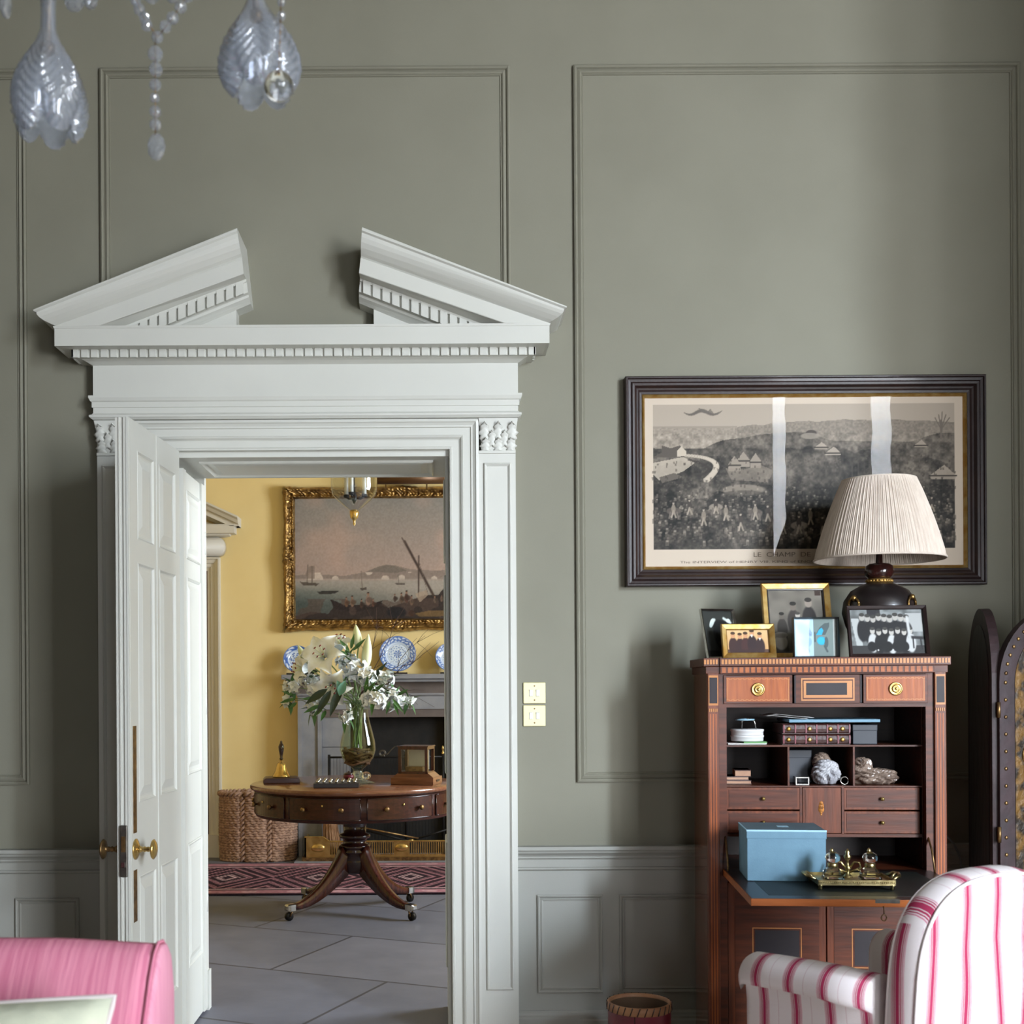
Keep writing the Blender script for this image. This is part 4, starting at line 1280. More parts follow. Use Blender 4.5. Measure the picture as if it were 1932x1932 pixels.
bud(676, 1222, 671, 1178, 6.98, .026, 'tallest green white lily bud rising at the top of the bouquet')
bud(690, 1262, 695, 1196, 6.96, .029, 'plump pale lily bud beside the tallest one')
bud(654, 1222, 646, 1204, 7.02, .014, 'small green lily bud just below the tallest bud')
bud(580, 1252, 562, 1217, 6.95, .022, 'pale lily bud leaning over the blue plate')
def spray(px, py, Y, r, nfl, label, nleaf=5, lm='leaf', flat=.8):
    h = at(px, py, Y)
    o = thing('blossom_spray', label, 'flower', h, 0, 'sprays of small white blossom')
    MB().tube(stem_pts(h), .0022, 5).build('stem', 'stem_green', o)
    m = MB(); c_ = MB(); nb_ = 0
    for k in range(int(nfl * 1.5)):
        v = Vector(rng.normal(size=3)); v.normalize()
        v.y = -abs(v.y) * .8
        q = h + Vector((v.x, v.y, v.z * flat)) * r * rng.uniform(.5, 1)
        fd = (v + Vector(rng.normal(size=3)) * .35).normalized()
        e1 = fd.orthogonal().normalized(); e2 = fd.cross(e1)
        for j in range(5):
            a = j * 1.2566 + k
            leafblade(m, q, (e1 * math.cos(a) + e2 * math.sin(a)) + fd * .45, rng.uniform(.026, .040), .0135, fd, .25, 5)
        c_.tube([q, q + fd * .014], [.003, .0015], 5)
    m.build('blossoms', 'petal', o)
    m = MB()
    for k in range(nleaf):
        v = Vector(rng.normal(size=3)); v.y = -abs(v.y) * .6
        leafblade(m, h + v.normalized() * r * .3, v, rng.uniform(.06, .10), .013, Vector((0, 0, 1)), rng.uniform(0, .5))
    if nleaf: m.build('leaves', lm, o)
for a in ((668, 1262, 6.93, .075, 22, 'white blossom spray between the lily and the plump bud'), (690, 1278, 6.9, .06, 16, 'white blossom spray below the plump bud'), (655, 1248, 7.0, .05, 10, 'white blossom spray tucked behind the largest lily'),
          (706, 1318, 6.88, .075, 24, 'dense white blossom spray right over the vase rim'), (742, 1318, 6.95, .07, 22, 'white blossom spray toward the glazed case'), (728, 1282, 7.0, .055, 10, 'white blossom spray among the bare twigs'),
          (772, 1322, 7.0, .030, 5, 'outermost white blossom on the fireplace opening side'), (552, 1296, 6.98, .045, 7, 'white blossom over the yellow wall edge of the bouquet'), (546, 1322, 6.98, .030, 5, 'lowest outer white blossom against the yellow wall'),
          (600, 1300, 6.95, .06, 12, 'white blossom spray under the sideways lily'), (592, 1335, 6.93, .045, 8, 'white blossom hanging before the grey jamb'), (652, 1352, 6.9, .035, 9, 'white blossom drooping beside the vase neck'), (585, 1285, 7.05, .05, 9, 'white blossom behind the sideways lily')):
    spray(*a)
def foliage(pts, label, lm, Y, L, wd, name='leaf_sprig', group='sprigs of green foliage'):
    h = at(*pts[0], Y)
    o = thing(name, label, 'foliage', h, 0, group)
    MB().tube(stem_pts(h), .0022, 5).build('stem', 'stem_green', o)
    m = MB()
    for (px, py), (qx, qy) in zip(pts[::2], pts[1::2]):
        a, b = at(px, py, Y - rng.uniform(0, .06)), at(qx, qy, Y - .05)
        leafblade(m, a, b - a, (b - a).length, wd, Vector((0, -1, .2)), .08)
    m.build('leaves', lm, o)
foliage([(640, 1300), (622, 1352), (625, 1302), (596, 1348), (645, 1290), (628, 1340), (618, 1300), (575, 1328)], 'broad dark leaves falling over the vase rim', 'leaf_dk', 6.86, 1, .022)
foliage([(640, 1312), (652, 1283), (648, 1308), (636, 1284)], 'blue green leaves at the middle of the bouquet', 'leaf_blue', 6.82, 1, .024)
foliage([(690, 1310), (708, 1286), (700, 1308), (725, 1290), (690, 1305), (694, 1275)], 'bright green leaves in the middle right of the bouquet', 'leaf', 6.88, 1, .012)
foliage([(660, 1230), (640, 1206), (665, 1228), (690, 1204), (662, 1225), (668, 1196), (655, 1235), (636, 1228)], 'green leaves below the tallest bud', 'leaf', 6.97, 1, .011)
foliage([(740, 1318), (762, 1345), (742, 1320), (752, 1350), (736, 1322), (728, 1348), (750, 1312), (770, 1300)], 'green leaves at the fireplace side of the bouquet', 'leaf', 6.93, 1, .010)
foliage([(556, 1318), (527, 1326), (556, 1312), (532, 1304), (560, 1325), (545, 1338)], 'green leaves reaching over the yellow wall', 'leaf', 6.97, 1, .010)
foliage([(605, 1330), (572, 1345), (610, 1335), (590, 1352), (600, 1318), (570, 1318), (615, 1340), (605, 1360)], 'green leaves hanging before the grey jamb', 'leaf', 6.9, 1, .012)
foliage([(680, 1290), (740, 1262), (690, 1296), (730, 1248), (600, 1268), (548, 1262), (600, 1265), (560, 1278)], 'dark leaves behind the blossom', 'leaf_dk', 7.06, 1, .016)
def twig(p0, p1, seed, label, n=7):
    g = np.random.default_rng(seed)
    Y = 7.08
    a, b = at(*p0, Y), at(*p1, Y)
    m = MB()
    d = b - a
    main = [a + d * t + Vector(g.normal(size=3)) * .008 for t in np.linspace(0, 1, 8)]
    s0 = stem_pts(a)
    m.tube(s0[3:] + main[1:], [.003] * 5 + [.0028 - .0003 * i for i in range(7)], 5)
    for k in range(n):
        q = main[g.integers(2, 7)]
        v = (d.normalized() + Vector((g.normal() * .6, g.normal() * .4, g.normal() * .5))) * g.uniform(.05, .15)
        m.tube([q, q + v * .5 + Vector((0, 0, .008)), q + v], [.0016, .0012, .0007], 4)
    o = m.build('twig', 'twig')
    tag(o, label, 'twig', 'bare twigs')
twig((690, 1300), (752, 1165), 1, 'bare twig rising highest across the gilt frame', 9)
twig((692, 1300), (712, 1170), 2, 'bare twig standing upright beside the plump bud', 9)
twig((700, 1300), (798, 1198), 3, 'bare twig slanting over the large plate', 9)
twig((705, 1300), (830, 1210), 4, 'bare twig reaching farthest toward the door jamb', 8)
twig((735, 1290), (782, 1318), 5, 'bare twig curving down over the mantel edge', 4)

# ---------------------------------------------------------------- hall lantern
LX, LY = at(668, 930, 7.05).x, 7.05
LN = thing('hall_lantern', 'glass bell lantern with candle lights hanging in the hall', 'lantern', (LX, LY, 2.22))
zz = lambda y: at(668, y, LY).z
prof = [(.012, zz(966)), (.05, zz(957)), (.10, zz(943)), (.124, zz(934)), (.133, zz(924)), (.134, zz(902)), (.134, 2.62), (.142, 2.80), (.160, 2.88)]
MB().lathe(prof, (LX, LY, 0), 48, caps=False).build('glass_bell', 'lantern_glass', LN)
MB().lathe([(.0, zz(992)), (.008, zz(989)), (.006, zz(984)), (.012, zz(980)), (.022, zz(977)), (.026, zz(970)), (.026, zz(964)), (.014, zz(962)), (0, zz(961))], (LX, LY, 0), 24).build('bottom_finial', 'brass', LN)
MB().lathe([(.158, 2.87), (.168, 2.87), (.168, 2.90), (.158, 2.90), (.158, 2.87)], (LX, LY, 0), 48, caps=False).build('rim', 'brass', LN)
m = MB().tube([(LX, LY, zz(948)), (LX, LY, 2.9)], .006, 8)
m.lathe([(.004, zz(950)), (.014, zz(944)), (.018, zz(938)), (.012, zz(932)), (.006, zz(928))], (LX, LY, 0), 16)
for k in range(3):
    a = R(-100 + 120 * k)
    e = (LX + .062 * math.cos(a), LY + .062 * math.sin(a))
    m.tube([(LX, LY, zz(940)), (LX + .04 * math.cos(a), LY + .04 * math.sin(a), zz(940)), (*e, zz(936))], .006, 8)
    m.lathe([(.0, zz(938)), (.016, zz(936)), (.018, zz(932)), (.010, zz(931))], (*e, 0), 16)
arm = m.build('candle_arms', 'iron', LN)
for k in range(3):
    a = R(-100 + 120 * k)
    MB().tube([(LX + .062 * math.cos(a), LY + .062 * math.sin(a), zz(932)), (LX + .062 * math.cos(a), LY + .062 * math.sin(a), zz(932) + .13)], .012, 12).build('candle_tube', 'plastic', LN)
m = MB()
for k in range(3):
    a = R(20 + 120 * k)
    m.tube([(LX + .162 * math.cos(a), LY + .162 * math.sin(a), 2.89), (LX, LY, 3.3)], .004, 6)
m.tube([(LX, LY, 2.89), (LX, LY, ZC)], .005, 6)
m.lathe([(.05, ZC - .03), (.06, ZC)], (LX, LY, 0), 24)
m.build('hanging_chain', 'brass_old', LN)
# ================================================================ THINGS IN THE SALON
def curtain_mat():
    k = NT('sheer_curtain')
    k.t.nodes.remove(k.b)
    d = k.n('ShaderNodeBsdfDiffuse'); d.inputs[0].default_value = lin((214, 210, 204))
    t = k.n('ShaderNodeBsdfTranslucent'); t.inputs[0].default_value = lin((236, 234, 230))
    x = k.n('ShaderNodeMixShader'); x.inputs[0].default_value = .18
    k.l(d.outputs[0], x.inputs[1]); k.l(t.outputs[0], x.inputs[2]); k.l(x.outputs[0], k.out.inputs[0])
    return k.m
M['sheer'] = curtain_mat()
for x0, x1, lab in ((3.31, 4.13, 'widest added cream blind shaping light from the rear window'), (4.32, 4.66, 'narrow added cream blind shaping light from the rear window')):  # unseen blinds, added so their gaps reflect as strips in the engraving glass
    o = thing('window_blind', lab, 'blind', ((x0 + x1) / 2, YB + .03, 2.25), 0, 'added blinds over the rear window')
    rings = [[(x, YB + .03 + .02 * math.sin(z * 14) + .008 * math.sin(x * 40), z) for x in np.linspace(x0, x1, 30)] for z in np.linspace(2.25, 4.5, 60)]
    MB().loft(rings, closed=False, caps=False).build('blind_cloth', 'sheer', o, solid=.004)
    MB().tube([(x0, YB + .05, 2.25), (x1, YB + .05, 2.25)], .014, 8).build('bottom_batten', 'white', o)

# ---------------------------------------------------------------- framed engraving
x0, x1 = at(1181, 906, 4.46).x, at(1861.5, 906, 4.46).x
z1, z0 = at(1520, 708, 4.46).z, at(1520, 1104.5, 4.46).z
EN = thing('framed_engraving', 'wide black framed landscape engraving under glass on the sage wall', 'picture', ((x0 + x1) / 2, YW, z0))
MB().loopframe(x0, x1, z0, z1, 4.499, [(0, 0), (0, .040), (.003, .044), (.008, .044), (.011, .038), (.020, .036), (.026, .042), (.034, .040), (.042, .030), (.048, .028), (.054, .024), (.062, .022), (.064, .010), (.064, 0)], close=True).build('frame', 'frame_dark', EN)
MB().loopframe(x0 + .0625, x1 - .0625, z0 + .0625, z1 - .0625, 4.499, [(0, .010), (0, .021), (.004, .024), (.009, .020), (.012, .014), (.012, .008)]).build('gilt_slip', 'gold_plain', EN)
w, h = 520, 275
ax0, ax1, az0, az1 = x0 + .072, x1 - .072, z0 + .072, z1 - .072
c = Cv(w, h, (206, 190, 174))
ia, ib, ja, jb = .028, .972, .045, .895
inn = (c.X > ia) & (c.X < ib) & (c.Y > ja) & (c.Y < jb)
U, V = (c.X - ia) / (ib - ia), (c.Y - ja) / (jb - ja)
n1, n2, n3, n4 = c.noise(6, 11), c.noise(18, 12), c.noise(45, 13), c.noise(110, 14)
tone = np.full((h, w), .90)
hor = .16 + .05 * np.abs(.0) - .05 * np.sin(np.clip((U - .25) / .75, 0, 1) * 2.6) + .012 * (n2 - .5)
tone = np.where(V > hor, .66, tone - .06 * (1 - V))
hill = .26 + .05 * np.sin(U * 9 + 1) - .04 * np.sin(np.clip((U - .3) * 3, 0, 3.1)) + .05 * (n1 - .5)
tone = np.where(V > hill, .48 + .22 * (n1 - .5) + .2 * (n2 - .5), tone)
tone = np.where((V > .15) & (U < .28) & (V < hill + .0), .74, tone)
mid = .36 + .06 * np.sin(U * 5 + 2.2) + .04 * (n2 - .5)
tone = np.where(V > mid, .36 + .35 * (n1 - .45) + .22 * (n2 - .5), tone)
fg = .60 + .03 * np.sin(U * 12) + .05 * (n2 - .5)
tone = np.where(V > fg, .26 + .22 * (n2 - .5) + .15 * (n1 - .5), tone)
tone = np.where((V > .30) & (V < .36) & (U < .42), np.minimum(tone, .34 + .1 * n2), tone)
tone += .22 * (n3 - .5) * (V > .2) + .14 * (n4 - .5) * (V > hor)
img = np.clip(tone, .08, .95)[..., None] * np.array([206, 190, 174]) / 255.0
c.a = np.where(inn[..., None], img, c.a)
def T(u, v): return ia + (ib - ia) * u, ja + (jb - ja) * v
pale, dark, midc = (196, 182, 166), (52, 46, 42), (112, 102, 94)
# a house on a bluff, terraces and winding roads at the left, a long shed and tents elsewhere
c.poly([T(.0, .36), T(.03, .33), T(.03, .28), T(.06, .30), T(.09, .28), T(.11, .33), T(.11, .36)], (86, 78, 72)); c.poly([T(.08, .36), T(.08, .32), T(.095, .285), T(.11, .32), T(.11, .35)], pale)
c.poly([T(.0, .40), T(.10, .36), T(.14, .40), T(.10, .46), T(.05, .50), T(.02, .52), T(.0, .48)], pale, .8); c.poly([T(.02, .50), T(.07, .47), T(.10, .50), T(.03, .54)], (96, 88, 80))
for k in range(26):
    t = k / 25
    c.ell(*T(.11 + .10 * math.sin(t * 2.4), .35 + .02 * t + .15 * t * t), .012 + .012 * t, .010 + .006 * t, pale, .8)
    c.ell(*T(.12 + .065 * math.sin(t * 2.6), .38 + .11 * t), .010, .008, dark, .6)
for x, y, r in ((.30, .36, .02), (.34, .37, .018), (.27, .39, .02)):
    c.poly([T(x - r, y + .07), T(x - r, y + .02), T(x, y - .035), T(x + r, y + .02), T(x + r, y + .07)], (150, 138, 126)); c.line(*T(x - r, y + .03), *T(x + r, y + .03), .004, dark)
c.poly([T(.24, .44), T(.26, .52), T(.38, .54), T(.40, .46), T(.36, .42), T(.30, .45)], (140, 128, 116), .6)
c.ell(*T(.30, .59), .14, .035, (146, 134, 122), .8); c.ell(*T(.30, .615), .13, .02, (74, 68, 62), .7)
c.ell(*T(.525, .20), .035, .02, (70, 62, 58)); c.ell(*T(.52, .22), .06, .02, (150, 140, 128), .8)
for x, y, s in ((.965, .50, .05), (.89, .29, .025), (.74, .30, .02), (.60, .34, .03), (.56, .30, .025)):
    c.poly([T(x - s, y), T(x, y - s * 1.5), T(x + s * .8, y), T(x + s * .7, y + s * .5), T(x - s * .9, y + s * .5)], (178, 164, 150), .85); c.line(*T(x - s, y), *T(x + s * .8, y), .004, dark)
for k in range(9): c.line(*T(.60 + k * .02, .40 + .002 * k), *T(.60 + k * .02, .55), .004, (70, 62, 58), .6)
for k in range(5): c.line(*T(.955, .18), *T(.935 + .012 * k, .06 + .02 * abs(k - 2)), .003, midc)
c.line(*T(.955, .24), *T(.955, .12), .006, midc)
# a bird in the sky
for k in range(14):
    t = k / 14; c.line(*T(.105 + .11 * t, .055 + .014 * math.sin(t * 9)), *T(.105 + .11 * (t + .08), .055 + .014 * math.sin((t + .08) * 9)), .003 + .006 * math.sin(math.pi * t), (96, 88, 82), .8)
for q in ([(.165, .055), (.150, .022), (.172, .034), (.186, .062)], [(.178, .058), (.192, .026), (.196, .044), (.206, .066)], [(.205, .062), (.232, .040), (.226, .056), (.214, .072)]):
    c.poly([T(*p_) for p_ in q], (104, 96, 90), .75)
# crowds
g = np.random.default_rng(5)
A = c.a
def mark(u, v, ru, rv, col, op):
    x, y = T(u, v)
    X0, X1 = int(max(0, (x - ru) * w)), int(min(w - 1, (x + ru) * w) + 1)
    Y0, Y1 = int(max(0, (y - rv) * h)), int(min(h - 1, (y + rv) * h) + 1)
    if X1 > X0 and Y1 > Y0:
        A[Y0:Y1, X0:X1] = A[Y0:Y1, X0:X1] * (1 - op) + np.array(col) / 255.0 * op
for k in range(1300):
    v = .36 + .60 * g.random() ** .8; u = g.random()
    if v > .97: continue
    s = .0018 + .0075 * max(0, v - .35) ** 1.2
    b = g.random()
    if v < .58 and b > .6: continue
    mark(u, v, s * .7, s * 2.4, dark if b < .62 else (132, 121, 110), .42)
    mark(u + g.normal() * .002, v - s * 2.2, s * .45, s * .7, pale if b > .72 else midc, .4)
c.a = A
for k in range(20):
    u, v = .06 + .90 * (k + .4 * g.random()) / 20, .70 + .20 * g.random()
    hh = .05 + .09 * (v - .6)
    if k % 3 == 0: c.ell(*T(u, v), hh * .75, hh * .38, (150, 138, 126) if k % 2 else (96, 86, 80), .85); c.line(*T(u - .01, v + .01), *T(u - .014, v + hh * .8), .005, (110, 100, 92)); c.line(*T(u + .012, v + .01), *T(u + .016, v + hh * .8), .005, (110, 100, 92))
    x, y = T(u, v)
    c.person(x, y - hh * .9, hh * 1.1, (66, 58, 54) if k % 2 else (134, 122, 110), (166, 152, 138))
    c.line(x, y, x - .006, y + hh * .6, .005, (168, 154, 140)); c.line(x, y, x + .008, y + hh * .6, .005, (150, 138, 124))
picture('engraving', c.a, ax0, ax1, az0, az1, 4.488, 'paint_pic', EN)
M['engrave_ink'] = mat('faded_ink', (120, 108, 98), .8)
def text(body, size, loc, parent, m, name, width=None):
    cu = bpy.data.curves.new(name, 'FONT')
    cu.body, cu.size, cu.align_x = body, size, 'CENTER'
    cu.extrude = .0002
    to = bpy.data.objects.new(name + '_curve', cu)
    sc.collection.objects.link(to)
    me = bpy.data.meshes.new_from_object(to.evaluated_get(bpy.context.evaluated_depsgraph_get()))
    bpy.data.objects.remove(to)
    xs = [v.co.x for v in me.vertices]
    k = width / (max(xs) - min(xs)) if width else 1
    inv = wm(parent).inverted()
    for v in me.vertices:
        v.co = inv @ (Vector(loc) + Vector((v.co.x * k, -v.co.z, v.co.y)))
    me.materials.clear(); me.materials.append(M[m])
    o = bpy.data.objects.new(name, me)
    sc.collection.objects.link(o)
    o.parent = parent
    return o
cxm = (ax0 + ax1) / 2
text("LE  CHAMP  DE  DRAP  D'OR", .024, (at(1525, 1047, 4.48).x, 4.4872, at(1525, 1049.5, 4.48).z), EN, 'engrave_ink', 'title_lettering', .40)
text('The INTERVIEW of HENRY VIII. KING of ENGLAND and the FRENCH KING FRANCIS I.', .012, (at(1520, 1060, 4.48).x, 4.4872, at(1520, 1061, 4.48).z), EN, 'engrave_ink', 'caption_lettering', .92)
MB().add([(x0 + .066, 4.482, z0 + .066), (x1 - .066, 4.482, z0 + .066), (x1 - .066, 4.482, z1 - .066), (x0 + .066, 4.482, z1 - .066)], [(0, 1, 2, 3)]).build('glass', 'pic_glass', EN)

# ---------------------------------------------------------------- fall-front secretaire
DA = R(-5)
dp = at(1336, 1500, 4.05)
DK = thing('secretaire', 'inlaid mahogany fall front secretaire with its writing flap open', 'writing desk', (dp.x, dp.y, 0), DA)
DM_ = wm(DK)
DW, DD = .767, .375
def xl(px): return (px - 1336) * .001704
def zf(py): return 1.32 - (py - 1285.5) * .001748
def mb(): return MB(DM_)
mb().box(0, .022, .03, DD, .06, 1.352).build('side_panel', 'desk_side', DK)
mb().box(DW - .022, DW, .03, DD, .06, 1.352).build('side_panel', 'desk_side', DK)
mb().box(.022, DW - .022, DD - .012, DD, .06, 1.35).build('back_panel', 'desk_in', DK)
m = mb().box(.022, DW - .022, .028, DD - .012, 1.235, 1.247).box(.022, DW - .022, .02, DD - .012, .655, .697).box(.022, DW - .022, .02, DD - .012, .06, .11)
m.box(.036, .0625, .0055, .036, .06, 1.352).box(DW - .0625, DW - .036, .0055, .036, .06, 1.352)
m.box(.062, DW - .062, .006, .03, zf(1334), zf(1327)).box(.036, DW - .036, .006, .03, zf(1272), 1.352).box(.062, DW - .062, .004, .03, .062, .105)
m.build('carcass_rail', 'desk_x', DK)
for a in (0, DW - .037):
    p_ = mb().box(a, a + .037, -.004, .034, .10, 1.352)
    p_ = p_.build('corner_pilaster', 'desk_z', DK, bevel=.002)
    mb().box(a + .003, a + .034, -.0055, -.003, zf(1330), zf(1273)).build('stringing', 'string', p_)
    mb().box(a + .006, a + .031, -.0065, -.005, zf(1326), zf(1277)).build('inlay_plaque', 'inlay', p_)
    q = mb()
    for k in range(5): q.box(a + .004 + k * .006, a + .0075 + k * .006, -.0062, -.003, zf(1342), zf(1336))
    q.build('fluted_cap', 'string', p_)
    q = mb()
    for k in range(3): q.box(a + .007 + k * .009, a + .011 + k * .009, -.0046, -.003, .16, zf(1346))
    q.build('reeding', 'satin_z', p_)
    mb().box(a - .006, a + .043, -.012, .04, .0, .10).build('foot', 'desk_z', p_, bevel=.003)
# cornice of banded inlay
co_ = mb().box(-.014, DW + .014, -.012, DD, zf(1256), zf(1240)).box(.038, DW - .038, -.020, .05, zf(1256), zf(1240)).box(-.006, DW + .006, -.004, DD, zf(1270), zf(1256)).box(.04, DW - .04, -.012, .05, zf(1270), zf(1256))
co_ = co_.build('cornice', 'desk_x', DK, bevel=.0015)
q = mb()
n = 62
for i in range(n):
    x = .044 + i * (DW - .088 - .008) / (n - 1)
    q.box(x, x + .0072, -.0208, -.019, zf(1252), zf(1243))
for s0 in (-.012, DW - .034):
    for i in range(5): q.box(s0 + i * .0095, s0 + .006 + i * .0095, -.0128, -.011, zf(1252), zf(1243))
q.build('banding', 'string', co_)
q = mb()
n = 36
for i in range(n):
    x = .046 + i * (DW - .092 - .012) / (n - 1)
    q.box(x, x + .0125, -.0132, -.011, zf(1268), zf(1258))
q.build('dentil_banding', 'satin_x', co_)
# frieze drawers
zc = zf(1300)
for a, b, kn in ((xl(1367), xl(1498), 1), (xl(1504), xl(1626), 0), (xl(1632), xl(1755) - .004, 1)):
    d = mb().box(a, b, .0, .026, zf(1327), zf(1273)).build('frieze_drawer', 'desk_x', DK, bevel=.001)
    if kn:
        mb().box(a + .009, b - .009, -.0012, .002, zf(1323), zf(1277)).build('satinwood_panel', 'satin_z', d)
        q = mb()
        nn = 26
        for i in range(nn):
            for zz_ in (zf(1320), zf(1280)):
                x = a + .014 + i * (b - a - .028) / (nn - 1); sgn = .0012 * (-1) ** i
                q.box(x - .005, x + .005, -.0018, 0, zz_ - .0008 + sgn, zz_ + .0008 + sgn)
        for xx in (a + .013, b - .013): q.box(xx - .001, xx + .001, -.0018, 0, zf(1320), zf(1280))
        q.build('stringing', 'string', d)
        xk = (a + b) / 2
        def disc(prof, name, m_, par):
            rings = [[(xk + r * math.cos(t), -hh, zc + r * math.sin(t)) for t in np.linspace(0, 2 * math.pi, 28, endpoint=False)] for r, hh in prof]
            return mb().loft(rings).build(name, m_, par)
        disc([(.0225, .001), (.0225, .005), (.018, .008), (.017, .005), (.0125, .005), (.012, .010), (.009, .012), (.008, .009), (.0045, .009), (.004, .013), (.001, .014)], 'knob', 'brass', d)
    else:
        mb().box(a + .018, b - .018, -.0012, .002, zf(1322), zf(1279)).build('stringing', 'string', d)
        mb().box(a + .023, b - .023, -.0022, .0, zf(1319), zf(1282)).build('inner_field', 'desk_x', d)
        mb().box(a + .026, b - .026, -.0026, .0, zf(1316.5), zf(1284.5)).build('inner_stringing', 'string', d)
        mb().box(xl(1524), xl(1601), -.0032, .0, zf(1311), zf(1288.5)).build('inlay_plaque', 'inlay', d)
        for xx in (a - .004, b + .0):
            mb().box(xx, xx + .005, -.0015, .01, zf(1326), zf(1274)).build('drawer_divider', 'inlay', DK)
# pigeonholes
m = mb().box(.062, DW - .062, .045, DD - .012, zf(1410), zf(1407)).box(.062, DW - .062, .045, DD - .012, zf(1487), zf(1484.5))
m.box(.062, DW - .062, .045, DD - .012, zf(1582), zf(1576))
for px in (1495, 1620): m.box(xl(px) - .003, xl(px) + .003, .045, DD - .012, zf(1485), zf(1409))
for px in (1518.5, 1598.5): m.box(xl(px) - .004, xl(px) + .004, .045, DD - .012, zf(1577), zf(1487))
m.box(.060, .064, .045, DD - .012, .70, zf(1334)).box(DW - .064, DW - .060, .045, DD - .012, .70, zf(1334))
m.build('pigeonhole_divider', 'desk_x', DK)
for a, b in ((1375, 1516), (1601, 1744)):
    for ya, yb in ((1488, 1530), (1533, 1575)):
        d = mb().box(xl(a), xl(b), .046, .2, zf(yb), zf(ya)).build('small_drawer', 'desk_z', DK, bevel=.001)
        mb().box(xl(a) + .008, xl(b) - .008, .0445, .05, zf(yb) + .008, zf(ya) - .008).build('drawer_field', 'desk_x', d)
        kx, kz = xl((a + b) / 2), zf((ya + yb) / 2)
        rings = [[(kx + r * math.cos(t), .045 - hh, kz + r * math.sin(t)) for t in np.linspace(0, 2 * math.pi, 16, endpoint=False)] for r, hh in ((.004, 0), (.0035, .005), (.0065, .009), (.0065, .012), (.001, .015))]
        mb().loft(rings).build('knob', 'brass', d)
d = mb().box(xl(1522), xl(1595), .046, .06, zf(1575), zf(1488)).build('cupboard_door', 'desk_z', DK, bevel=.001)
mb().box(xl(1522) + .008, xl(1595) - .008, .0445, .05, zf(1575) + .008, zf(1488) - .008).build('door_field', 'desk_z', d)
q = mb()
cx_, cz_ = xl(1557), zf(1527)
for r0, zo, sx in ((.007, .016, .9), (.011, .006, .8), (.012, -.004, .8), (.006, -.014, .7), (.003, -.022, 1)):
    q.loft([[(cx_ + r0 * sx * math.cos(t), .0442 - hh, cz_ + zo + r0 * math.sin(t)) for t in np.linspace(0, 2 * math.pi, 16, endpoint=False)] for hh in (0, .0004)])
q.build('marquetry_urn', 'string', d)
# fall flap
fa, fb = .048, DW - .048
FZ, FLN = .698, .57
fl = mb().box(fa, fb, .02 - FLN, .02, FZ - .021, FZ).build('fall_flap', 'satin_x', DK, bevel=.0015)
mb().box(fa + .003, fb - .003, .022 - FLN, .018, FZ - .001, FZ + .0008).build('flap_surface', 'flap_veneer', fl)
mb().box(fa + .06, fb - .06, .075 - FLN, -.03, FZ, FZ + .0014).build('leather_writing_pad', 'leather_green', fl)
lx = xl(1588)
mb().box(lx - .034, lx + .034, .0195 - FLN, .040 - FLN, FZ - .010, FZ + .0016).build('lock_plate', 'steel', fl)
kp = DM_ @ Vector((lx - .012, .018 - FLN, FZ - .030))
ky = MB()
ky.tube([kp + Vector((0, 0, .012)), kp + Vector((0, -.004, 0)), kp + Vector((0, -.003, -.012))], .0018, 6)
ky.tube([kp + Vector((.0075 * math.cos(t), -.003, -.020 + .0085 * math.sin(t))) for t in np.linspace(0, 2 * math.pi, 17)], .0018, 6)
ky.build('key', 'brass_old', fl)
for x in (.056, DW - .056):
    mb().tube([(x, .03, FZ + .13), (x, -.03, FZ + .07), (x, -.06, FZ + .004)], .0035, 6).build('flap_stay', 'brass_old', DK)
# lower doors
for a, b in ((.064, DW / 2 - .002), (DW / 2 + .002, DW - .064)):
    d = mb().box(a, b, .008, .028, .108, .652).build('lower_door', 'desk_z', DK, bevel=.001)
    mb().box(a + .022, b - .022, .0065, .012, .135, .625).build('door_field', 'desk_x', d)
    c_ = (a + b) / 2
    mb().box(c_ - .080, c_ + .080, .0055, .01, .375, .505).build('stringing', 'string', d)
    mb().box(c_ - .077, c_ + .077, .0050, .01, .378, .502).build('stringing_field', 'desk_x', d)
    mb().box(c_ - .072, c_ + .072, .0042, .01, .383, .497).build('inlay_plaque', 'inlay', d)

def dloc(x, y, z): return DM_ @ Vector((x, y, z))
def dthing(name, label, cat, x, y, z, rz=0, group=None): return thing(name, label, cat, dloc(x, y, z), DA + rz, group)
# books, folder, tins in the upper pigeonhole
ZU, ZL = zf(1407) + .0005, zf(1484.5) + .0005
for k in (0, 1):
    b = dthing('leather_book', ('lower' if not k else 'upper') + ' of two brown leather volumes with gilt roundels under the blue folder', 'book', xl(1552), .075, ZU + k * .036, R(k * 1.2), 'leather volumes in the secretaire')
    B = wm(b)
    q = MB(B)
    prof = [(.0, .002), (-.006, .006), (-.008, .017), (-.006, .029), (0, .034), (.16, .034), (.16, .031), (.006, .031), (.006, .003), (.16, .003), (.16, .0), (0, 0)]
    q.prism(prof[:6] + [(.16, 0), (0, 0)], 'x', -.112, .112)
    q.build('binding', 'book_leather', b)
    q = MB(B)
    for x in (-.108, -.07, -.035, .0, .035, .07, .108): q.box(x - .0022, x + .0022, -.0095, -.003, .004, .031)
    q.build('raised_bands', 'maroon', b)
    q = MB(B)
    for x in (-.092, -.023, .045, .085): q.loft([[(x + r * math.cos(t), -.0082 - hh, .017 + r * math.sin(t)) for t in np.linspace(0, 2 * math.pi, 14, endpoint=False)] for r, hh in ((.0075, 0), (.0075, .0015), (.002, .002))])
    q.build('gilt_roundel', 'gold_plain', b)
b = dthing('archive_box', 'dark box standing beside the leather volumes in the upper pigeonhole', 'box', xl(1648), .13, ZU)
MB(wm(b)).box(-.04, .04, -.04, .12, 0, .066).build('box_body', 'navy', b, bevel=.002)
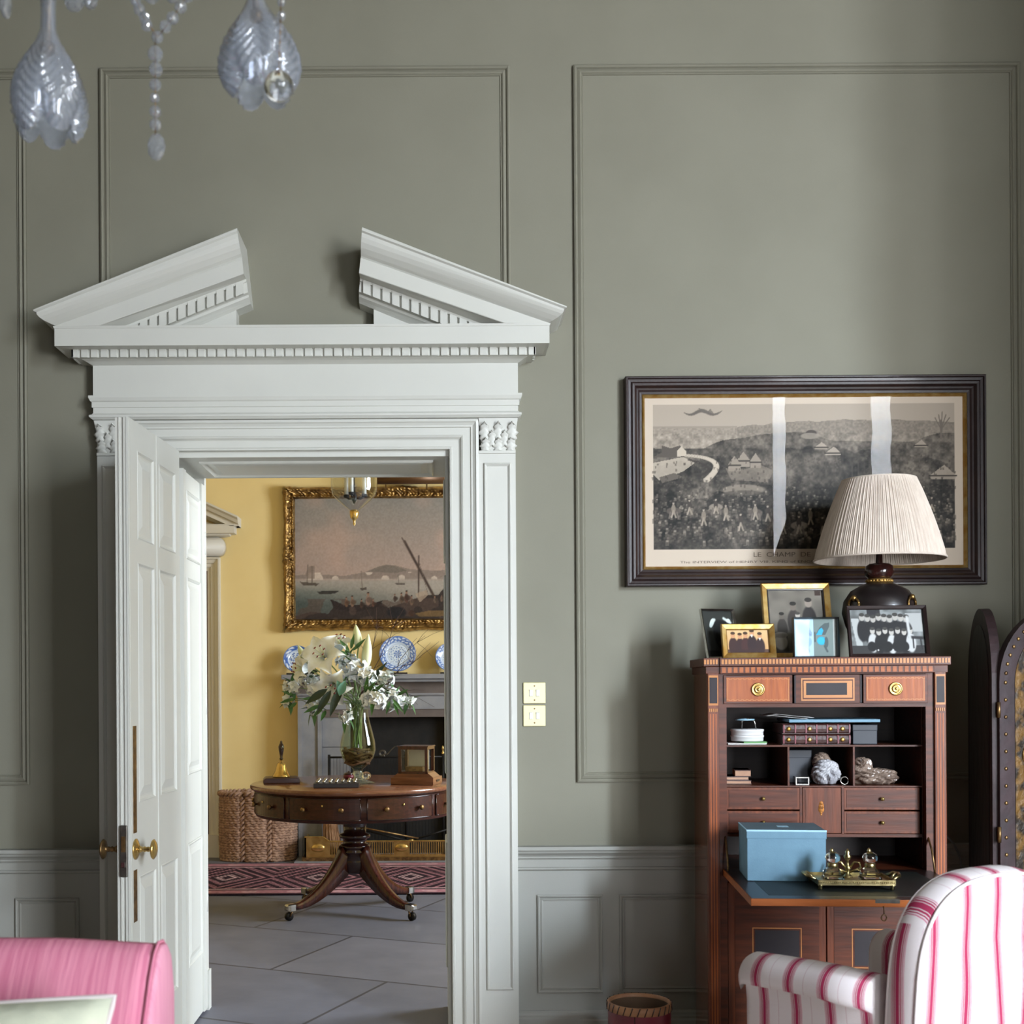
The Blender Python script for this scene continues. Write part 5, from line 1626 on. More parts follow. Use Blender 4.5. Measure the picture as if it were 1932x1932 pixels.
MB(wm(b)).box(-.041, .041, -.041, .121, .045, .066).build('box_lid', 'navy', b, bevel=.002)
b = dthing('blue_folder', 'thin blue folder lying on the leather volumes', 'folder', xl(1587), .07, ZU + .0745)
MB(wm(b)).box(-.149, .149, 0, .22, 0, .010).build('folder_cover', 'teal_file', b, bevel=.001)
MB(wm(b)).box(-.146, .148, .003, .218, .002, .0075).build('folder_leaves', 'teal_file', b)
b = dthing('paper_sheets', 'curled white paper sheets on top of the blue folder', 'paper', xl(1500), .09, ZU + .0855)
q = MB(wm(b))
for k in range(2):
    q.loft([[(-.07 + .135 * t + .02 * k, y, .0005 + .004 * k + .014 * (1 - t) ** 1.2 * (t > 0) + (.010 if t == 0 else 0)) for t in np.linspace(0, 1, 8)] for y in (0, .15)], closed=False, caps=False)
q.build('sheet', 'paper', b, solid=.0008)
b = dthing('green_booklet', 'thin green booklet under the white tins', 'booklet', xl(1420), .10, ZU, R(4))
MB(wm(b)).box(-.065, .065, -.01, .12, 0, .0035).build('pages', 'paper', b)
MB(wm(b)).box(-.012, .066, -.011, .121, .0036, .009).build('cover', 'green_cover', b)
for k, lab in ((0, 'lower white round tin standing on the green booklet'), (1, 'upper white round tin with a wire loop handle')):
    b = dthing('round_tin', lab, 'tin', xl(1426), .155, ZU + .0095 + k * .0205, 0, 'white round tins')
    MB(wm(b)).lathe([(0, 0), (.053, 0), (.054, .002), (.054, .012), (.056, .013), (.056, .019), (.054, .020), (0, .020)], (0, 0, 0), 40).build('tin_body', 'paper', b)
    if k:
        MB(wm(b)).tube([(-.022, -.03, .02), (-.022, -.032, .048), (0, -.03, .056), (.020, -.03, .048), (.026, -.03, .02)], .0016, 6).build('loop_handle', 'silver', b)
        MB(wm(b)).lathe([(0, .050), (.032, .050), (.034, .054), (.0, .057)], (-.01, -.01, 0), 24).build('lid_disc', 'pale_label', b)
# lower pigeonholes
for x, y, z, wd, th, rz, lab in ((1402, .10, 0, .088, .013, 0, 'lowest of three small tan books in the lower left pigeonhole'), (1402, .105, .0135, .074, .012, 3, 'middle small tan book with curled edge in the lower left pigeonhole'), (1412, .10, .026, .052, .022, -4, 'thickest small tan book on top of the pile in the lower left pigeonhole')):
    b = dthing('small_book', lab, 'book', xl(x), y, ZL + z, R(rz), 'small tan books')
    MB(wm(b)).box(-wd / 2, wd / 2, 0, .11, 0, th).build('pages', 'tan', b, bevel=.0015)
    MB(wm(b)).box(-wd / 2 - .001, wd / 2 + .001, -.001, .111, th - .0025, th).box(-wd / 2 - .001, wd / 2 + .001, -.001, .111, 0, .0022).build('cover', 'book_leather', b)
b = dthing('navy_box', 'tall dark navy box in the middle pigeonhole', 'box', xl(1527), .16, ZL)
MB(wm(b)).box(-.045, .045, 0, .12, 0, .112).build('box_body', 'navy', b, bevel=.002)
MB(wm(b)).box(-.0455, .0455, -.0006, .1205, .085, .113).build('box_lid', 'navy', b, bevel=.002)
b = dthing('silver_sleeve', 'small open silver matchbox sleeve before the navy box', 'matchbox sleeve', xl(1525), .075, ZL)
q = MB(wm(b)).loopframe(-.022, .022, .0, .026, .0, [(0, 0), (0, .0012), (.0032, .0012), (.0032, 0)], close=True)
q.box(-.022, .022, 0, .05, 0, .002).box(-.022, .022, 0, .05, .024, .026).box(-.022, -.020, 0, .05, 0, .026).box(.020, .022, 0, .05, 0, .026)
q.build('sleeve', 'silver', b)
def crumple(b, c, r, sc_, seed, m_, name, amp=.16, nu=56, nv=30):
    g = np.random.default_rng(seed)
    ph = g.uniform(0, 6.28, (10, 3)); fr = g.uniform(2, 9, (10, 3))
    rings = []
    for i in range(nv + 1):
        t = math.pi * i / nv
        ring = []
        for j in range(nu):
            a = 2 * math.pi * j / nu
            v = Vector((math.sin(t) * math.cos(a), math.sin(t) * math.sin(a), -math.cos(t)))
            d = sum(abs(math.sin(fr[k][0] * v.x + fr[k][1] * v.y + fr[k][2] * v.z + ph[k][0])) for k in range(10)) / 10 - .6
            rr = r * (1 + amp * d * 2.4)
            z = max(-r * sc_[2] * .82, v.z * rr * sc_[2])
            ring.append((c[0] + v.x * rr * sc_[0], c[1] + v.y * rr * sc_[1], c[2] + z + r * sc_[2] * .82))
        rings.append(ring)
    return MB(wm(b)).loft(rings, smooth=False).build(name, m_, b)
b = dthing('wrapped_bundle', 'bundle in crumpled white wrap with twisted neck in the middle pigeonhole', 'bundle', xl(1574), .105, ZL)
crumple(b, (0, 0, .002), .043, (1, 1, 1), 3, 'white_wrap', 'wrap', .3)
crumple(b, (-.004, .045, .045), .032, (.9, 1, 1), 5, 'cello', 'twisted_neck', .3)
o = MB().tube([dloc(xl(1606) + .0125 * math.cos(t), .075, ZL + .0145 + .0125 * math.sin(t)) for t in np.linspace(0, 2 * math.pi, 29)], .0022, 6).build('napkin_ring', 'silver')
tag(o, 'small metal ring standing beside the wrapped bundle', 'ring')
b = dthing('crumpled_bag', 'crumpled brown clear bag filling the lower right pigeonhole', 'bag', xl(1668), .13, ZL)
crumple(b, (.006, 0, 0), .064, (1.15, .8, .44), 8, 'cello', 'bag_body', .32)
crumple(b, (-.034, .02, 0), .046, (.85, .9, 1.0), 9, 'cello', 'bag_neck', .4)

# blue box on the flap
BXP = at(1409, 1640, 3.80)
bb = thing('storage_box', 'pale blue lidded card box standing on the writing flap', 'box', (BXP.x, 3.80, FZ + .0022), R(-7))
Q = wm(bb)
MB(Q).box(.002, .240, .002, .213, 0, .135).build('box_body', 'blue_card', bb, bevel=.001)
lid = MB(Q).box(0, .242, 0, .215, .132, .157).build('lid', 'blue_card', bb, bevel=.001)
MB(Q).box(.002, .240, .002, .213, .1565, .158).build('lid_top', 'lid_card', lid)
MB(Q).box(-.0005, .2425, -.0008, .003, .1535, .1590).box(-.0005, .003, -.0008, .2155, .1555, .1583).build('lid_edge_highlight', 'pale_label', lid)  # pale strips put in as the highlight along the lid edges
MB(Q).box(.108, .142, .09, .125, .158, .1586).build('label', 'pale_label', lid)

# inkstand and its bottles
IP = at(1611, 1660, 3.66)
ik = thing('brass_inkstand', 'ornate brass inkstand tray on four feet on the writing flap', 'inkstand', (IP.x, 3.69, FZ + .0022), R(-5))
Q = wm(ik)
m = MB(Q).box(-.110, .110, -.075, .075, .016, .022)
m.loopframe(0, 0, 0, 0, 0, [(0, 0)]) if False else None
for a in ((-.112, .112, -.077, -.073), (-.112, .112, .073, .077), (-.112, -.108, -.077, .077), (.108, .112, -.077, .077)): m.box(*a, .014, .030)
m.build('tray', 'brass_pale', ik)
m = MB(Q)
for i in range(40):
    x = -.108 + i * .00554
    m.sphere((x, -.078, .0225), .0022, (1, 1, 1), 6, 4)
m.build('gallery_beading', 'brass_pale', ik)
for x in (-.104, .104):
    for y in (-.07, .07): MB(Q).lathe([(.002, 0), (.007, .002), (.005, .008), (.008, .012), (.008, .016)], (x, y, 0), 12).build('foot', 'brass_pale', ik)
for s in (-1, 1):
    m = MB(Q).tube([(s * .110, -.045, .026), (s * .135, -.03, .036), (s * .142, 0, .040), (s * .135, .03, .036), (s * .110, .045, .026)], [.004, .006, .004, .006, .004], 8)
    m.tube([(s * .112, -.02, .026), (s * .128, -.01, .042), (s * .142, .0, .036)], .004, 6); m.tube([(s * .112, .02, .026), (s * .128, .01, .042), (s * .142, .0, .036)], .004, 6)
    m.build('scroll_handle', 'brass_pale', ik)
m = MB(Q).lathe([(.016, .022), (.012, .026), (.005, .034), (.006, .044), (.012, .050), (.006, .056), (.004, .072), (.010, .078), (.012, .086), (.006, .092), (.008, .098), (.002, .108)], (0, .035, 0), 16)
for s in (-1, 1):
    m.tube([(s * .004, .035, .046), (s * .02, .035, .068), (s * .035, .035, .066), (s * .04, .035, .05), (s * .03, .035, .046)], .0035, 8)
    m.tube([(s * .004, .035, .036), (s * .028, .035, .046), (s * .048, .035, .038), (s * .05, .035, .026)], .0035, 8)
m.build('centre_finial', 'brass_pale', ik)
for s, lab in ((-1, 'square cut glass ink bottle nearer the blue box'), (1, 'square cut glass ink bottle nearer the armchair')):
    o = thing('ink_bottle', lab, 'ink bottle', Q @ Vector((s * .055, -.012, .0225)), R(-5), 'cut glass ink bottles')
    W2 = wm(o)
    m = MB(W2)
    rings = [[(h_ * a, h_ * b, z) for a, b in ((-1, -.7), (-.7, -1), (.7, -1), (1, -.7), (1, .7), (.7, 1), (-.7, 1), (-1, .7))] for h_, z in ((.030, 0), (.030, .006), (.027, .010), (.026, .022), (.016, .034), (.013, .038))]
    m.loft(rings, smooth=False); m.build('bottle', 'inkglass', o)
    MB(W2).lathe([(.014, .036), (.016, .038), (.016, .048), (.013, .050)], (0, 0, 0), 20).build('collar', 'brass_pale', o)
    MB(W2).lathe([(.012, .050), (.020, .056), (.023, .066), (.018, .076), (.008, .082), (.001, .083)], (0, 0, 0), 20).build('stopper', 'inkglass', o)
    MB(W2).lathe([(.004, .080), (.007, .084), (.004, .090), (.001, .093)], (-.02 * 0, 0.012, .0), 10).build('stopper_hinge', 'brass_pale', o)

# ---------------------------------------------------------------- photographs on the secretaire
ZD = zf(1240) + .0004
def photo(name, label, px, Y, w_, h_, rz, tilt, border, fm, img, cat='photograph', dep=.012, slip=None):
    p0 = at(px, 1240, Y)
    o = thing(name, label, cat, (p0.x, Y, ZD), R(rz))
    Tm = wm(o) @ Matrix.Rotation(R(-tilt), 4, 'X')
    m = MB(Tm).loopframe(-w_ / 2, w_ / 2, 0.0005, h_, dep, [(0, 0), (0, dep), (border * .15, dep * 1.15), (border * .5, dep * .95), (border * .85, dep * .75), (border, dep * .5), (border, 0)], close=True)
    f = m.build('frame', fm, o)
    if slip: MB(Tm).loopframe(-w_ / 2 + border * .93, w_ / 2 - border * .93, border * .93, h_ - border * .93, dep, [(0, dep * .3), (0, dep * .7), (.004, dep * .6), (.004, 0)]).build('slip', slip, f)
    picture('print', img, -w_ / 2 + border * .9, w_ / 2 - border * .9, border * .9, h_ - border * .9, dep - .001, 'paint_pic', o, Tm)
    MB(Tm).add([(-w_ / 2 + border * .8, dep - .004, border * .8), (w_ / 2 - border * .8, dep - .004, border * .8), (w_ / 2 - border * .8, dep - .004, h_ - border * .8), (-w_ / 2 + border * .8, dep - .004, h_ - border * .8)], [(0, 1, 2, 3)]).build('glass', 'pic_glass', o)
    MB(Tm).box(-w_ / 2 + .003, w_ / 2 - .003, dep, dep + .003, .003, h_ - .003).build('back_board', 'black', o)
    a_, b_ = Tm @ Vector((0, dep + .003, h_ * .62)), None
    foot = Vector((a_.x, a_.y, ZD + .001)) + (wm(o).to_3x3() @ Vector((0, h_ * .26, 0)))
    d = foot - a_
    sx = wm(o).to_3x3() @ Vector((1, 0, 0))
    MB().loft([[a_ - sx * w_ * .08, a_ + sx * w_ * .08], [foot - sx * w_ * .16, foot + sx * w_ * .16]], closed=False, caps=False, smooth=False).build('easel_back', 'black', o, solid=.003)
    return o
# dancer-like dark print in a glass frame
c = Cv(64, 84, (46, 48, 46)); c.put((c.Y > .85).astype(float), (22, 22, 22)); c.ell(.52, .5, .18, .34, (20, 20, 22)); c.ell(.55, .28, .22, .1, (18, 18, 20)); c.ell(.3, .25, .05, .12, (210, 218, 214), 1, .5); c.line(.25, .32, .4, .18, .03, (206, 214, 212)); c.line(.72, .15, .92, .24, .03, (206, 214, 212)); c.ell(.86, .2, .06, .05, (214, 220, 218)); c.ell(.52, .68, .07, .06, (52, 50, 50))
photo('photograph', 'tilted dark photograph in a thin silver frame at the doorway end of the secretaire top', 1369, 4.15, .135, .178, 22, 15, .008, 'silver', c.a)
# collage in gilt frame
c = Cv(96, 118, (118, 112, 104)); n = c.noise(8, 3)
c.a *= (.85 + .3 * n)[..., None]
c.person(.72, .14, .55, (46, 42, 42), (150, 138, 128)); c.person(.45, .2, .5, (62, 56, 54), (118, 108, 100)); c.person(.24, .36, .4, (72, 66, 62), (110, 102, 94)); c.person(.52, .36, .36, (40, 38, 40), (196, 188, 180))
c.poly([(.06, .66), (.32, .66), (.32, .98), (.06, .98)], (92, 88, 84)); c.ell(.2, .82, .1, .13, (186, 180, 172)); c.ell(.2, .71, .11, .05, (150, 144, 138)); c.poly([(.84, .02), (.95, .02), (.95, .1), (.84, .1)], (64, 50, 44))
photo('photograph', 'largest gilt framed photograph collage of a family behind the butterfly', 1511, 4.17, .236, .272, -1, 15, .022, 'gold_plain', c.a, slip='black')
# small gilt: guests in a warm room
c = Cv(104, 64, (206, 158, 104)); c.put(1 - c.Y, (232, 204, 160), .6)
for x, y, hh, bd in ((.16, .1, .95, (62, 40, 40)), (.32, .14, .9, (58, 38, 40)), (.45, .1, .95, (70, 42, 42)), (.6, .0, 1.0, (50, 34, 38)), (.78, .12, .95, (54, 36, 38))):
    c.person(x, y, hh, bd, (206, 152, 112))
c.put((c.Y > .82).astype(float), (58, 38, 38), .8); c.poly([(.56, .2), (.6, .34), (.63, .2)], (226, 214, 206)); c.poly([(.75, .34), (.78, .46), (.81, .34)], (226, 214, 206))
photo('photograph', 'small gilt framed colour photograph of dark suited guests', 1415, 4.075, .180, .120, 0, 15, .020, 'gold_plain', c.a)
# butterfly, with glare painted pale over one half of the print
c = Cv(92, 80, (176, 206, 226)); c.put((c.X > .47).astype(float), (112, 128, 128)); c.put((c.X > .92) * 1.0, (176, 184, 184))
c.poly([(.06, .12), (.2, .08), (.36, .2), (.44, .38), (.42, .46), (.2, .44), (.1, .3)], (140, 168, 196)); c.ell(.3, .6, .16, .16, (142, 178, 208)); c.line(.24, .74, .22, .86, .02, (150, 178, 204)); c.line(.33, .74, .36, .86, .02, (150, 178, 204)); c.line(.12, .2, .4, .42, .012, (112, 138, 168))
c.poly([(.52, .42), (.6, .24), (.72, .12), (.84, .1), (.84, .2), (.74, .42)], (72, 86, 90)); c.poly([(.53, .42), (.6, .28), (.66, .24), (.70, .3), (.66, .43)], (30, 164, 210)); c.ell(.65, .58, .13, .12, (28, 160, 206)); c.ell(.76, .62, .06, .16, (70, 84, 88)); c.ell(.64, .58, .11, .10, (36, 176, 222)); c.line(.72, .72, .78, .86, .025, (64, 76, 80)); c.line(.5, .36, .5, .6, .014, (60, 66, 70))
photo('butterfly_picture', 'vivid blue butterfly picture, one half painted pale as glare, in a deep black frame', 1542, 4.055, .152, .135, 0, 4, .005, 'black', c.a, 'picture', .02)
# big group
c = Cv(128, 84, (118, 122, 124)); n = c.noise(10, 9); c.a *= (.75 + .5 * n)[..., None]
c.poly([(.24, .0), (.42, .0), (.42, .3), (.24, .3)], (44, 44, 48)); c.poly([(.02, .2), (.12, .2), (.16, .85), (.08, .85)], (178, 182, 184)); c.poly([(.0, .8), (1, .8), (1, 1), (0, 1)], (52, 52, 54)); c.poly([(.76, .1), (.98, .1), (.98, .5), (.76, .5)], (172, 174, 176))
for k in range(9): c.person(.17 + k * .075, .09 + .02 * (k % 3), .62, (34, 34, 38), (176, 172, 168))
for k in range(7): c.person(.3 + k * .085, .40 + .03 * (k % 2), .55, (30, 30, 34) if k % 3 else (196, 198, 200), (186, 182, 178))
for k in range(5): c.ell(.28 + k * .11, .82, .1, .12, (26, 26, 30)); c.ell(.36 + .2 * (k % 3), .9, .02, .02, (206, 206, 206))
c.line(.8, .62, .98, .64, .03, (40, 40, 44)); c.line(.84, .64, .84, .85, .015, (40, 40, 44)); c.line(.94, .64, .95, .88, .015, (40, 40, 44)); c.line(.78, .18, .8, .7, .03, (196, 198, 200))
photo('photograph', 'wide dark framed black and white group photograph in front of the lamp', 1680, 4.01, .260, .178, -4, 15, .012, 'frame_dark', c.a)

# ---------------------------------------------------------------- table lamp
LP = at(1659, 1100, 4.19)
TL = thing('table_lamp', 'dark urn table lamp with a pleated cream shade on the secretaire', 'lamp', (LP.x, LP.y, ZD))
lx, ly = LP.x, LP.y
zy = lambda y: at(1659, y, ly).z
MB().lathe([(0, ZD), (.085, ZD), (.085, ZD + .012), (.07, ZD + .02), (.085, ZD + .06), (.112, ZD + .11), (.124, ZD + .155), (.118, ZD + .195), (.095, ZD + .23), (.06, ZD + .25), (.040, ZD + .258), (.036, zy(1104)), (.038, zy(1098))], (lx, ly, 0), 48).build('urn', 'black', TL)
MB().lathe([(.036, zy(1101)), (.042, zy(1100)), (.044, zy(1097)), (.042, zy(1093)), (.036, zy(1092))], (lx, ly, 0), 40).build('gilt_band', 'gold_plain', TL)
m = MB()
for k in range(24): m.sphere((lx + .042 * math.cos(k * .2618), ly + .042 * math.sin(k * .2618), zy(1096.5)), .0045, (1, 1, 1), 8, 6)
m.build('gilt_beads', 'gold_plain', TL)
MB().lathe([(.034, zy(1093)), (.046, zy(1086)), (.049, zy(1078)), (.044, zy(1068)), (.034, zy(1064)), (.012, zy(1062)), (.010, zy(1040)), (.0, zy(1040))], (lx, ly, 0), 40).build('turned_cap', 'dk_wood', TL)
for s in (-1, 1):
    a = R(-90 + s * 38) if s > 0 else R(-90 - 62)
    c_ = Vector((lx + .122 * math.cos(a), ly + .122 * math.sin(a), ZD + .18))
    m = MB().tube([c_ + Vector((.022 * math.cos(t) * -math.sin(a), .022 * math.cos(t) * math.cos(a), .022 * math.sin(t))) for t in np.linspace(0, 2 * math.pi, 25)], .004, 6)
    m.sphere(c_ + Vector((0, 0, .022)), .010, (1, 1, 1), 12, 8)
    m.build('gilt_mask', 'gold', TL)
zb, zt = at(1659, 1057, ly).z, at(1659, 905, ly).z
n = 170
def shade_ring(r, z, amp):
    return [(lx + (r + amp * (1 if j % 2 else -1) * (.7 + .6 * math.sin(j * 1.7))) * math.cos(2 * math.pi * j / (2 * n)), ly + (r + amp * (1 if j % 2 else -1) * (.7 + .6 * math.sin(j * 1.7))) * math.sin(2 * math.pi * j / (2 * n)), z) for j in range(2 * n)]
rb, rt_ = .2155, .1215
rings = [shade_ring(rb - .004 + (.003 if k == 0 else 0), zb, .0005) if k == 0 else shade_ring(rb + (rt_ - rb) * t + .006 * math.sin(math.pi * t), zb + (zt - zb) * t, .0016 if 0 < k < 8 else .0006) for k, t in enumerate(np.linspace(0, 1, 9))]
sh = MB().loft(rings, caps=False, smooth=False).build('pleated_shade', 'shade', TL, solid=.0015)
for r, z in ((rb, zb + .003), (rt_, zt - .003)): MB().tube([(lx + r * math.cos(t), ly + r * math.sin(t), z) for t in np.linspace(0, 2 * math.pi, 73)], .0035, 6, caps=False).build('shade_binding', 'shade', sh)
MB().lathe([(.0, zy(1040)), (.014, zy(1040)), (.014, zy(1020)), (.03, zy(1000)), (.032, zy(985)), (.02, zy(970)), (0, zy(966))], (lx, ly, 0), 24).build('bulb', 'plastic', TL)
m = MB()
for k in range(3): m.tube([(lx, ly, zt - .03), (lx + rt_ * math.cos(k * 2.094), ly + rt_ * math.sin(k * 2.094), zt - .004)], .002, 5)
m.tube([(lx, ly, zy(966)), (lx, ly, zt - .03)], .003, 6)
m.build('shade_carrier', 'brass', TL)
pts = [at(1786, 1578, 4.42), at(1800, 1592, 4.44), at(1812, 1620, 4.455), at(1815, 1660, 4.465), at(1812, 1720, 4.47), at(1800, 1800, 4.47), at(1780, 1930, 4.46)]
o = MB().tube(pts, .004, 8).build('lamp_flex', 'cord'); tag(o, 'thin grey flex looping down the wall behind the secretaire', 'cable')

# ---------------------------------------------------------------- light switches
for y, lab in ((1307.5, 'upper of two brassy double switch plates by the doorcase'), (1350.5, 'lower of two brassy double switch plates by the doorcase')):
    a, b = at(987.5, y + 20.3, 4.49), at(1029.5, y - 20.3, 4.49)
    o = thing('switch_plate', lab, 'light switch', ((a.x + b.x) / 2, YW, a.z), 0, 'double light switches')
    MB().box(a.x, b.x, 4.492, 4.4995, a.z, b.z).build('plate', 'plate_cream', o, bevel=.003)
    cx_, cz_ = (a.x + b.x) / 2, (a.z + b.z) / 2
    for s in (-1, 1):
        MB().prism([(4.492, cz_ - .013), (4.487, cz_ - .012), (4.4895, cz_), (4.486, cz_ + .012), (4.492, cz_ + .013)], 'x', cx_ + s * .0125 - .006, cx_ + s * .0125 + .006).build('rocker', 'plastic', o)
        MB().sphere((cx_, 4.4922, cz_ + s * .026), .003, (1, .4, 1), 10, 6).build('screw', 'brass_old', o)

# ---------------------------------------------------------------- waste bin
wp = at(1206, 1888, 4.12)
WB = thing('waste_bin', 'round maroon leather waste bin with a laced tan rim by the dado', 'waste bin', (wp.x, 4.12, 0))
wr, wh = .1055, wp.z
Wm = wm(WB)
MB(Wm).lathe([(.0, 0), (wr - .004, 0), (wr, .01), (wr, wh - .03), (wr + .001, wh - .02)], (0, 0, 0), 56, caps=False).build('bin_body', 'maroon', WB)
MB(Wm).lathe([(0, .012), (wr - .008, .012), (wr - .006, wh - .004)], (0, 0, 0), 56, caps=False).build('bin_lining', 'bin_in', WB)
MB(Wm).lathe([(wr + .001, wh - .028), (wr + .003, wh - .026), (wr + .003, wh - .004), (wr - .001, wh), (wr - .006, wh), (wr - .007, wh - .012)], (0, 0, 0), 56, caps=False).build('leather_rim', 'rim_tan', WB)
m = MB(Wm)
for k in range(28):
    a = k * 2 * math.pi / 28
    m.tube([((wr + .0035) * math.cos(a + t * .09), (wr + .0035) * math.sin(a + t * .09), wh - .027 + .027 * t) for t in (0, .35, .7, 1)], .0018, 5)
m.build('lacing', 'dk_wood', WB)
MB(Wm).tube([(-.30 * wr, -.955 * wr - .001, .02), (-.30 * wr, -.955 * wr - .001, wh - .028)], .0016, 5).build('seam', 'dk_wood', WB)

# ---------------------------------------------------------------- folding leather screen
hx = Vector((1.79, 3.92, 0)); e1 = Vector((1.925, 4.41, 0)); e2 = Vector((2.285, 4.02, 0)); e3 = Vector((2.32, 3.51, 0)); e4 = Vector((2.72, 3.19, 0))
FS = thing('folding_screen', 'dark studded leather folding screen with arched panels and gilt decoration', 'folding screen', hx)
def arch(w_, top, inset=0, n=24):
    r = w_ / 2 - inset; zc_ = top - w_ / 2
    pts = [(inset, .02 + inset)]
    pts += [(w_ / 2 - r * math.cos(math.pi * i / n), zc_ + r * math.sin(math.pi * i / n)) for i in range(n + 1)]
    return pts + [(w_ - inset, .02 + inset)]
for (a, b), face in (((hx, e1), 'screen_lea'), ((hx, e2), 'screen_gold'), ((e2, e3), 'screen_lea')):  # third panel is out of view, added to shade the gilt one
    d = b - a; w_ = d.length; ang = math.atan2(d.y, d.x)
    S = Matrix.Translation(a) @ Matrix.Rotation(ang, 4, 'Z')
    top = 1.565
    pn = MB(S).prism(arch(w_, top), 'y', -.014, .014).build('screen_panel', 'screen_rim', FS)
    for yy in ((-.0165, -.0135), (.0135, .0165)):
        MB(S).prism(arch(w_, top, .055), 'y', *yy).build('leather_face', face, pn)
    for yy in (-.0145,) if b in (e1, e2) else ():
        for inset in (.022,):
            A = arch(w_, top, inset)
            for (xa, za), (xb, zb) in zip(A, A[1:]):
                L = math.hypot(xb - xa, zb - za); k = max(1, round(L / .055))
                for i in range(k):
                    t = i / k
                    MB(S).sphere((xa + (xb - xa) * t, yy, za + (zb - za) * t), .0065, (1, .6, 1), 8, 6).build('brass_stud', 'brass_old', pn)
    if face == 'screen_gold':
        m = MB(S)
        for px_, pz, r_ in ((.11, 1.18, .03), (.10, 1.08, .028), (.15, 1.12, .025), (.10, 1.30, .018), (.14, 1.0, .02)):
            m.sphere((px_, -.0165, pz), r_, (.8, .2, 1.2), 14, 10)
        m.build('gilt_fruit', 'gold', pn)
        m = MB(S)
        m.sphere((.135, -.0165, .985), .025, (.8, .2, 1.6), 12, 8); m.sphere((.135, -.0165, 1.03), .012, (1, .3, 1), 10, 8)
        m.build('pale_figure', mat('pale_gesso', (150, 142, 120), .6), pn)
for z in (.3, .8, 1.2): MB().tube([hx + Vector((0, -.014, z)), hx + Vector((0, -.014, z + .05))], .006, 8).build('hinge', 'brass_old', FS)

# ---------------------------------------------------------------- striped armchair
CA = R(33)
AC = thing('striped_armchair', 'white armchair with red stripes turned toward the secretaire', 'armchair', (1.14, 3.16, 0), CA)
A_ = wm(AC)
hw = .29
def back_out(k=1.0, n=30, zlow=.14):
    pts = [(-hw * k, zlow)]
    pts += [(-hw * k, z) for z in np.linspace(.25, .55, 4)]
    for i in range(n + 1):
        t = math.pi * i / n
        pts.append((-hw * k * math.copysign(abs(math.cos(t)) ** .72, math.cos(t)), .60 + .265 * k ** 1.5 * abs(math.sin(t)) ** .72))
    pts += [(hw * k, z) for z in np.linspace(.55, .25, 4)]
    return pts + [(hw * k, zlow)]
def bring(yy, k):
    if k == 0: return [(p[0] * .02, yy - .03, .5 + (p[1] - .5) * .02) for p in back_out(.9)]
    return [(p[0], yy - .07 * max(0, p[1] - .45), p[1] - (0 if k > .93 else .012)) for p in back_out(k)]
bk = MB(A_).loft([bring(*q) for q in ((-.304, .0), (-.303, .6), (-.301, .90), (-.298, .975), (-.292, .998))], caps=False).build('outside_back', 'strip_x', AC)
MB(A_).loft([bring(*q) for q in ((-.222, .998), (-.212, .95), (-.205, .80), (-.20, .0))], caps=False).build('inside_back', 'strip_x', AC)
box_ = [bring(*q) for q in ((-.292, .998), (-.283, 1.008), (-.262, 1.018), (-.240, 1.018), (-.229, 1.008), (-.222, .998))]
zmid = next(i_ for i_, p in enumerate(box_[0]) if p[2] > .755)
np_ = len(box_[0])
for a_, b_, mt in ((0, zmid + 1, 'strip_box'), (zmid, np_ - zmid, 'strip_x'), (np_ - zmid - 1, np_, 'strip_box')):
    MB(A_).loft([r_[a_:b_] for r_ in box_], closed=False, caps=False).build('back_boxing', mt, AC)
P_ = back_out(.985)
MB(A_).tube([(p[0], -.299 - .07 * max(0, p[1] - .45), p[1]) for p in P_], .0045, 6).build('back_piping', 'piping', bk)
P_ = back_out(1.0)
MB(A_).tube([(p[0] * 1.0, -.226 - .07 * max(0, p[1] - .45), p[1]) for p in P_], .0035, 6).build('boxing_seam', 'piping', bk)
for s in (-1, 1):
    rings = []
    for y, dz, k in ((-.20, .012, 1), (-.05, .010, 1), (.10, .002, 1), (.185, -.004, 1), (.200, -.008, .93), (.206, -.014, .75)):
        ring = []
        zt_ = .622 + dz
        prof = [(.205, .16), (.205, .56)] + [(.262 - .056 * math.cos(t), zt_ - .056 + .056 * math.sin(t)) for t in np.linspace(.3, math.pi * 1.12, 14)] + [(.290, .545), (.284, .50), (.284, .16)]
        cx_ = .25
        for x_, z_ in prof: ring.append((s * (cx_ + (x_ - cx_) * k), y, .4 + (z_ - .4) * (k ** .3 if k < 1 else 1)))
        rings.append(ring)
    am = MB(A_).loft(rings).build('armrest', 'strip_y', AC)
    m = MB(A_).tube([(s * .2915, y, .552 + d_) for y, d_ in ((-.20, .010), (0, .006), (.10, .002), (.19, -.004))], .0035, 6)
    m.build('arm_piping', 'piping', am)
MB(A_).box(-.205, .205, -.15, .24, .30, .44).build('seat_cushion', 'strip_x', AC, bevel=.03, bseg=3)
MB(A_).box(-.282, .282, -.20, .19, .15, .30).build('seat_rail', 'strip_x', AC, bevel=.01)
for x in (-.25, .25):
    for y in (-.26, .16): MB(A_).lathe([(.012, 0), (.016, .02), (.014, .06), (.022, .10), (.024, .16)], (x, y, 0), 14).build('leg', 'oak_leg', AC)

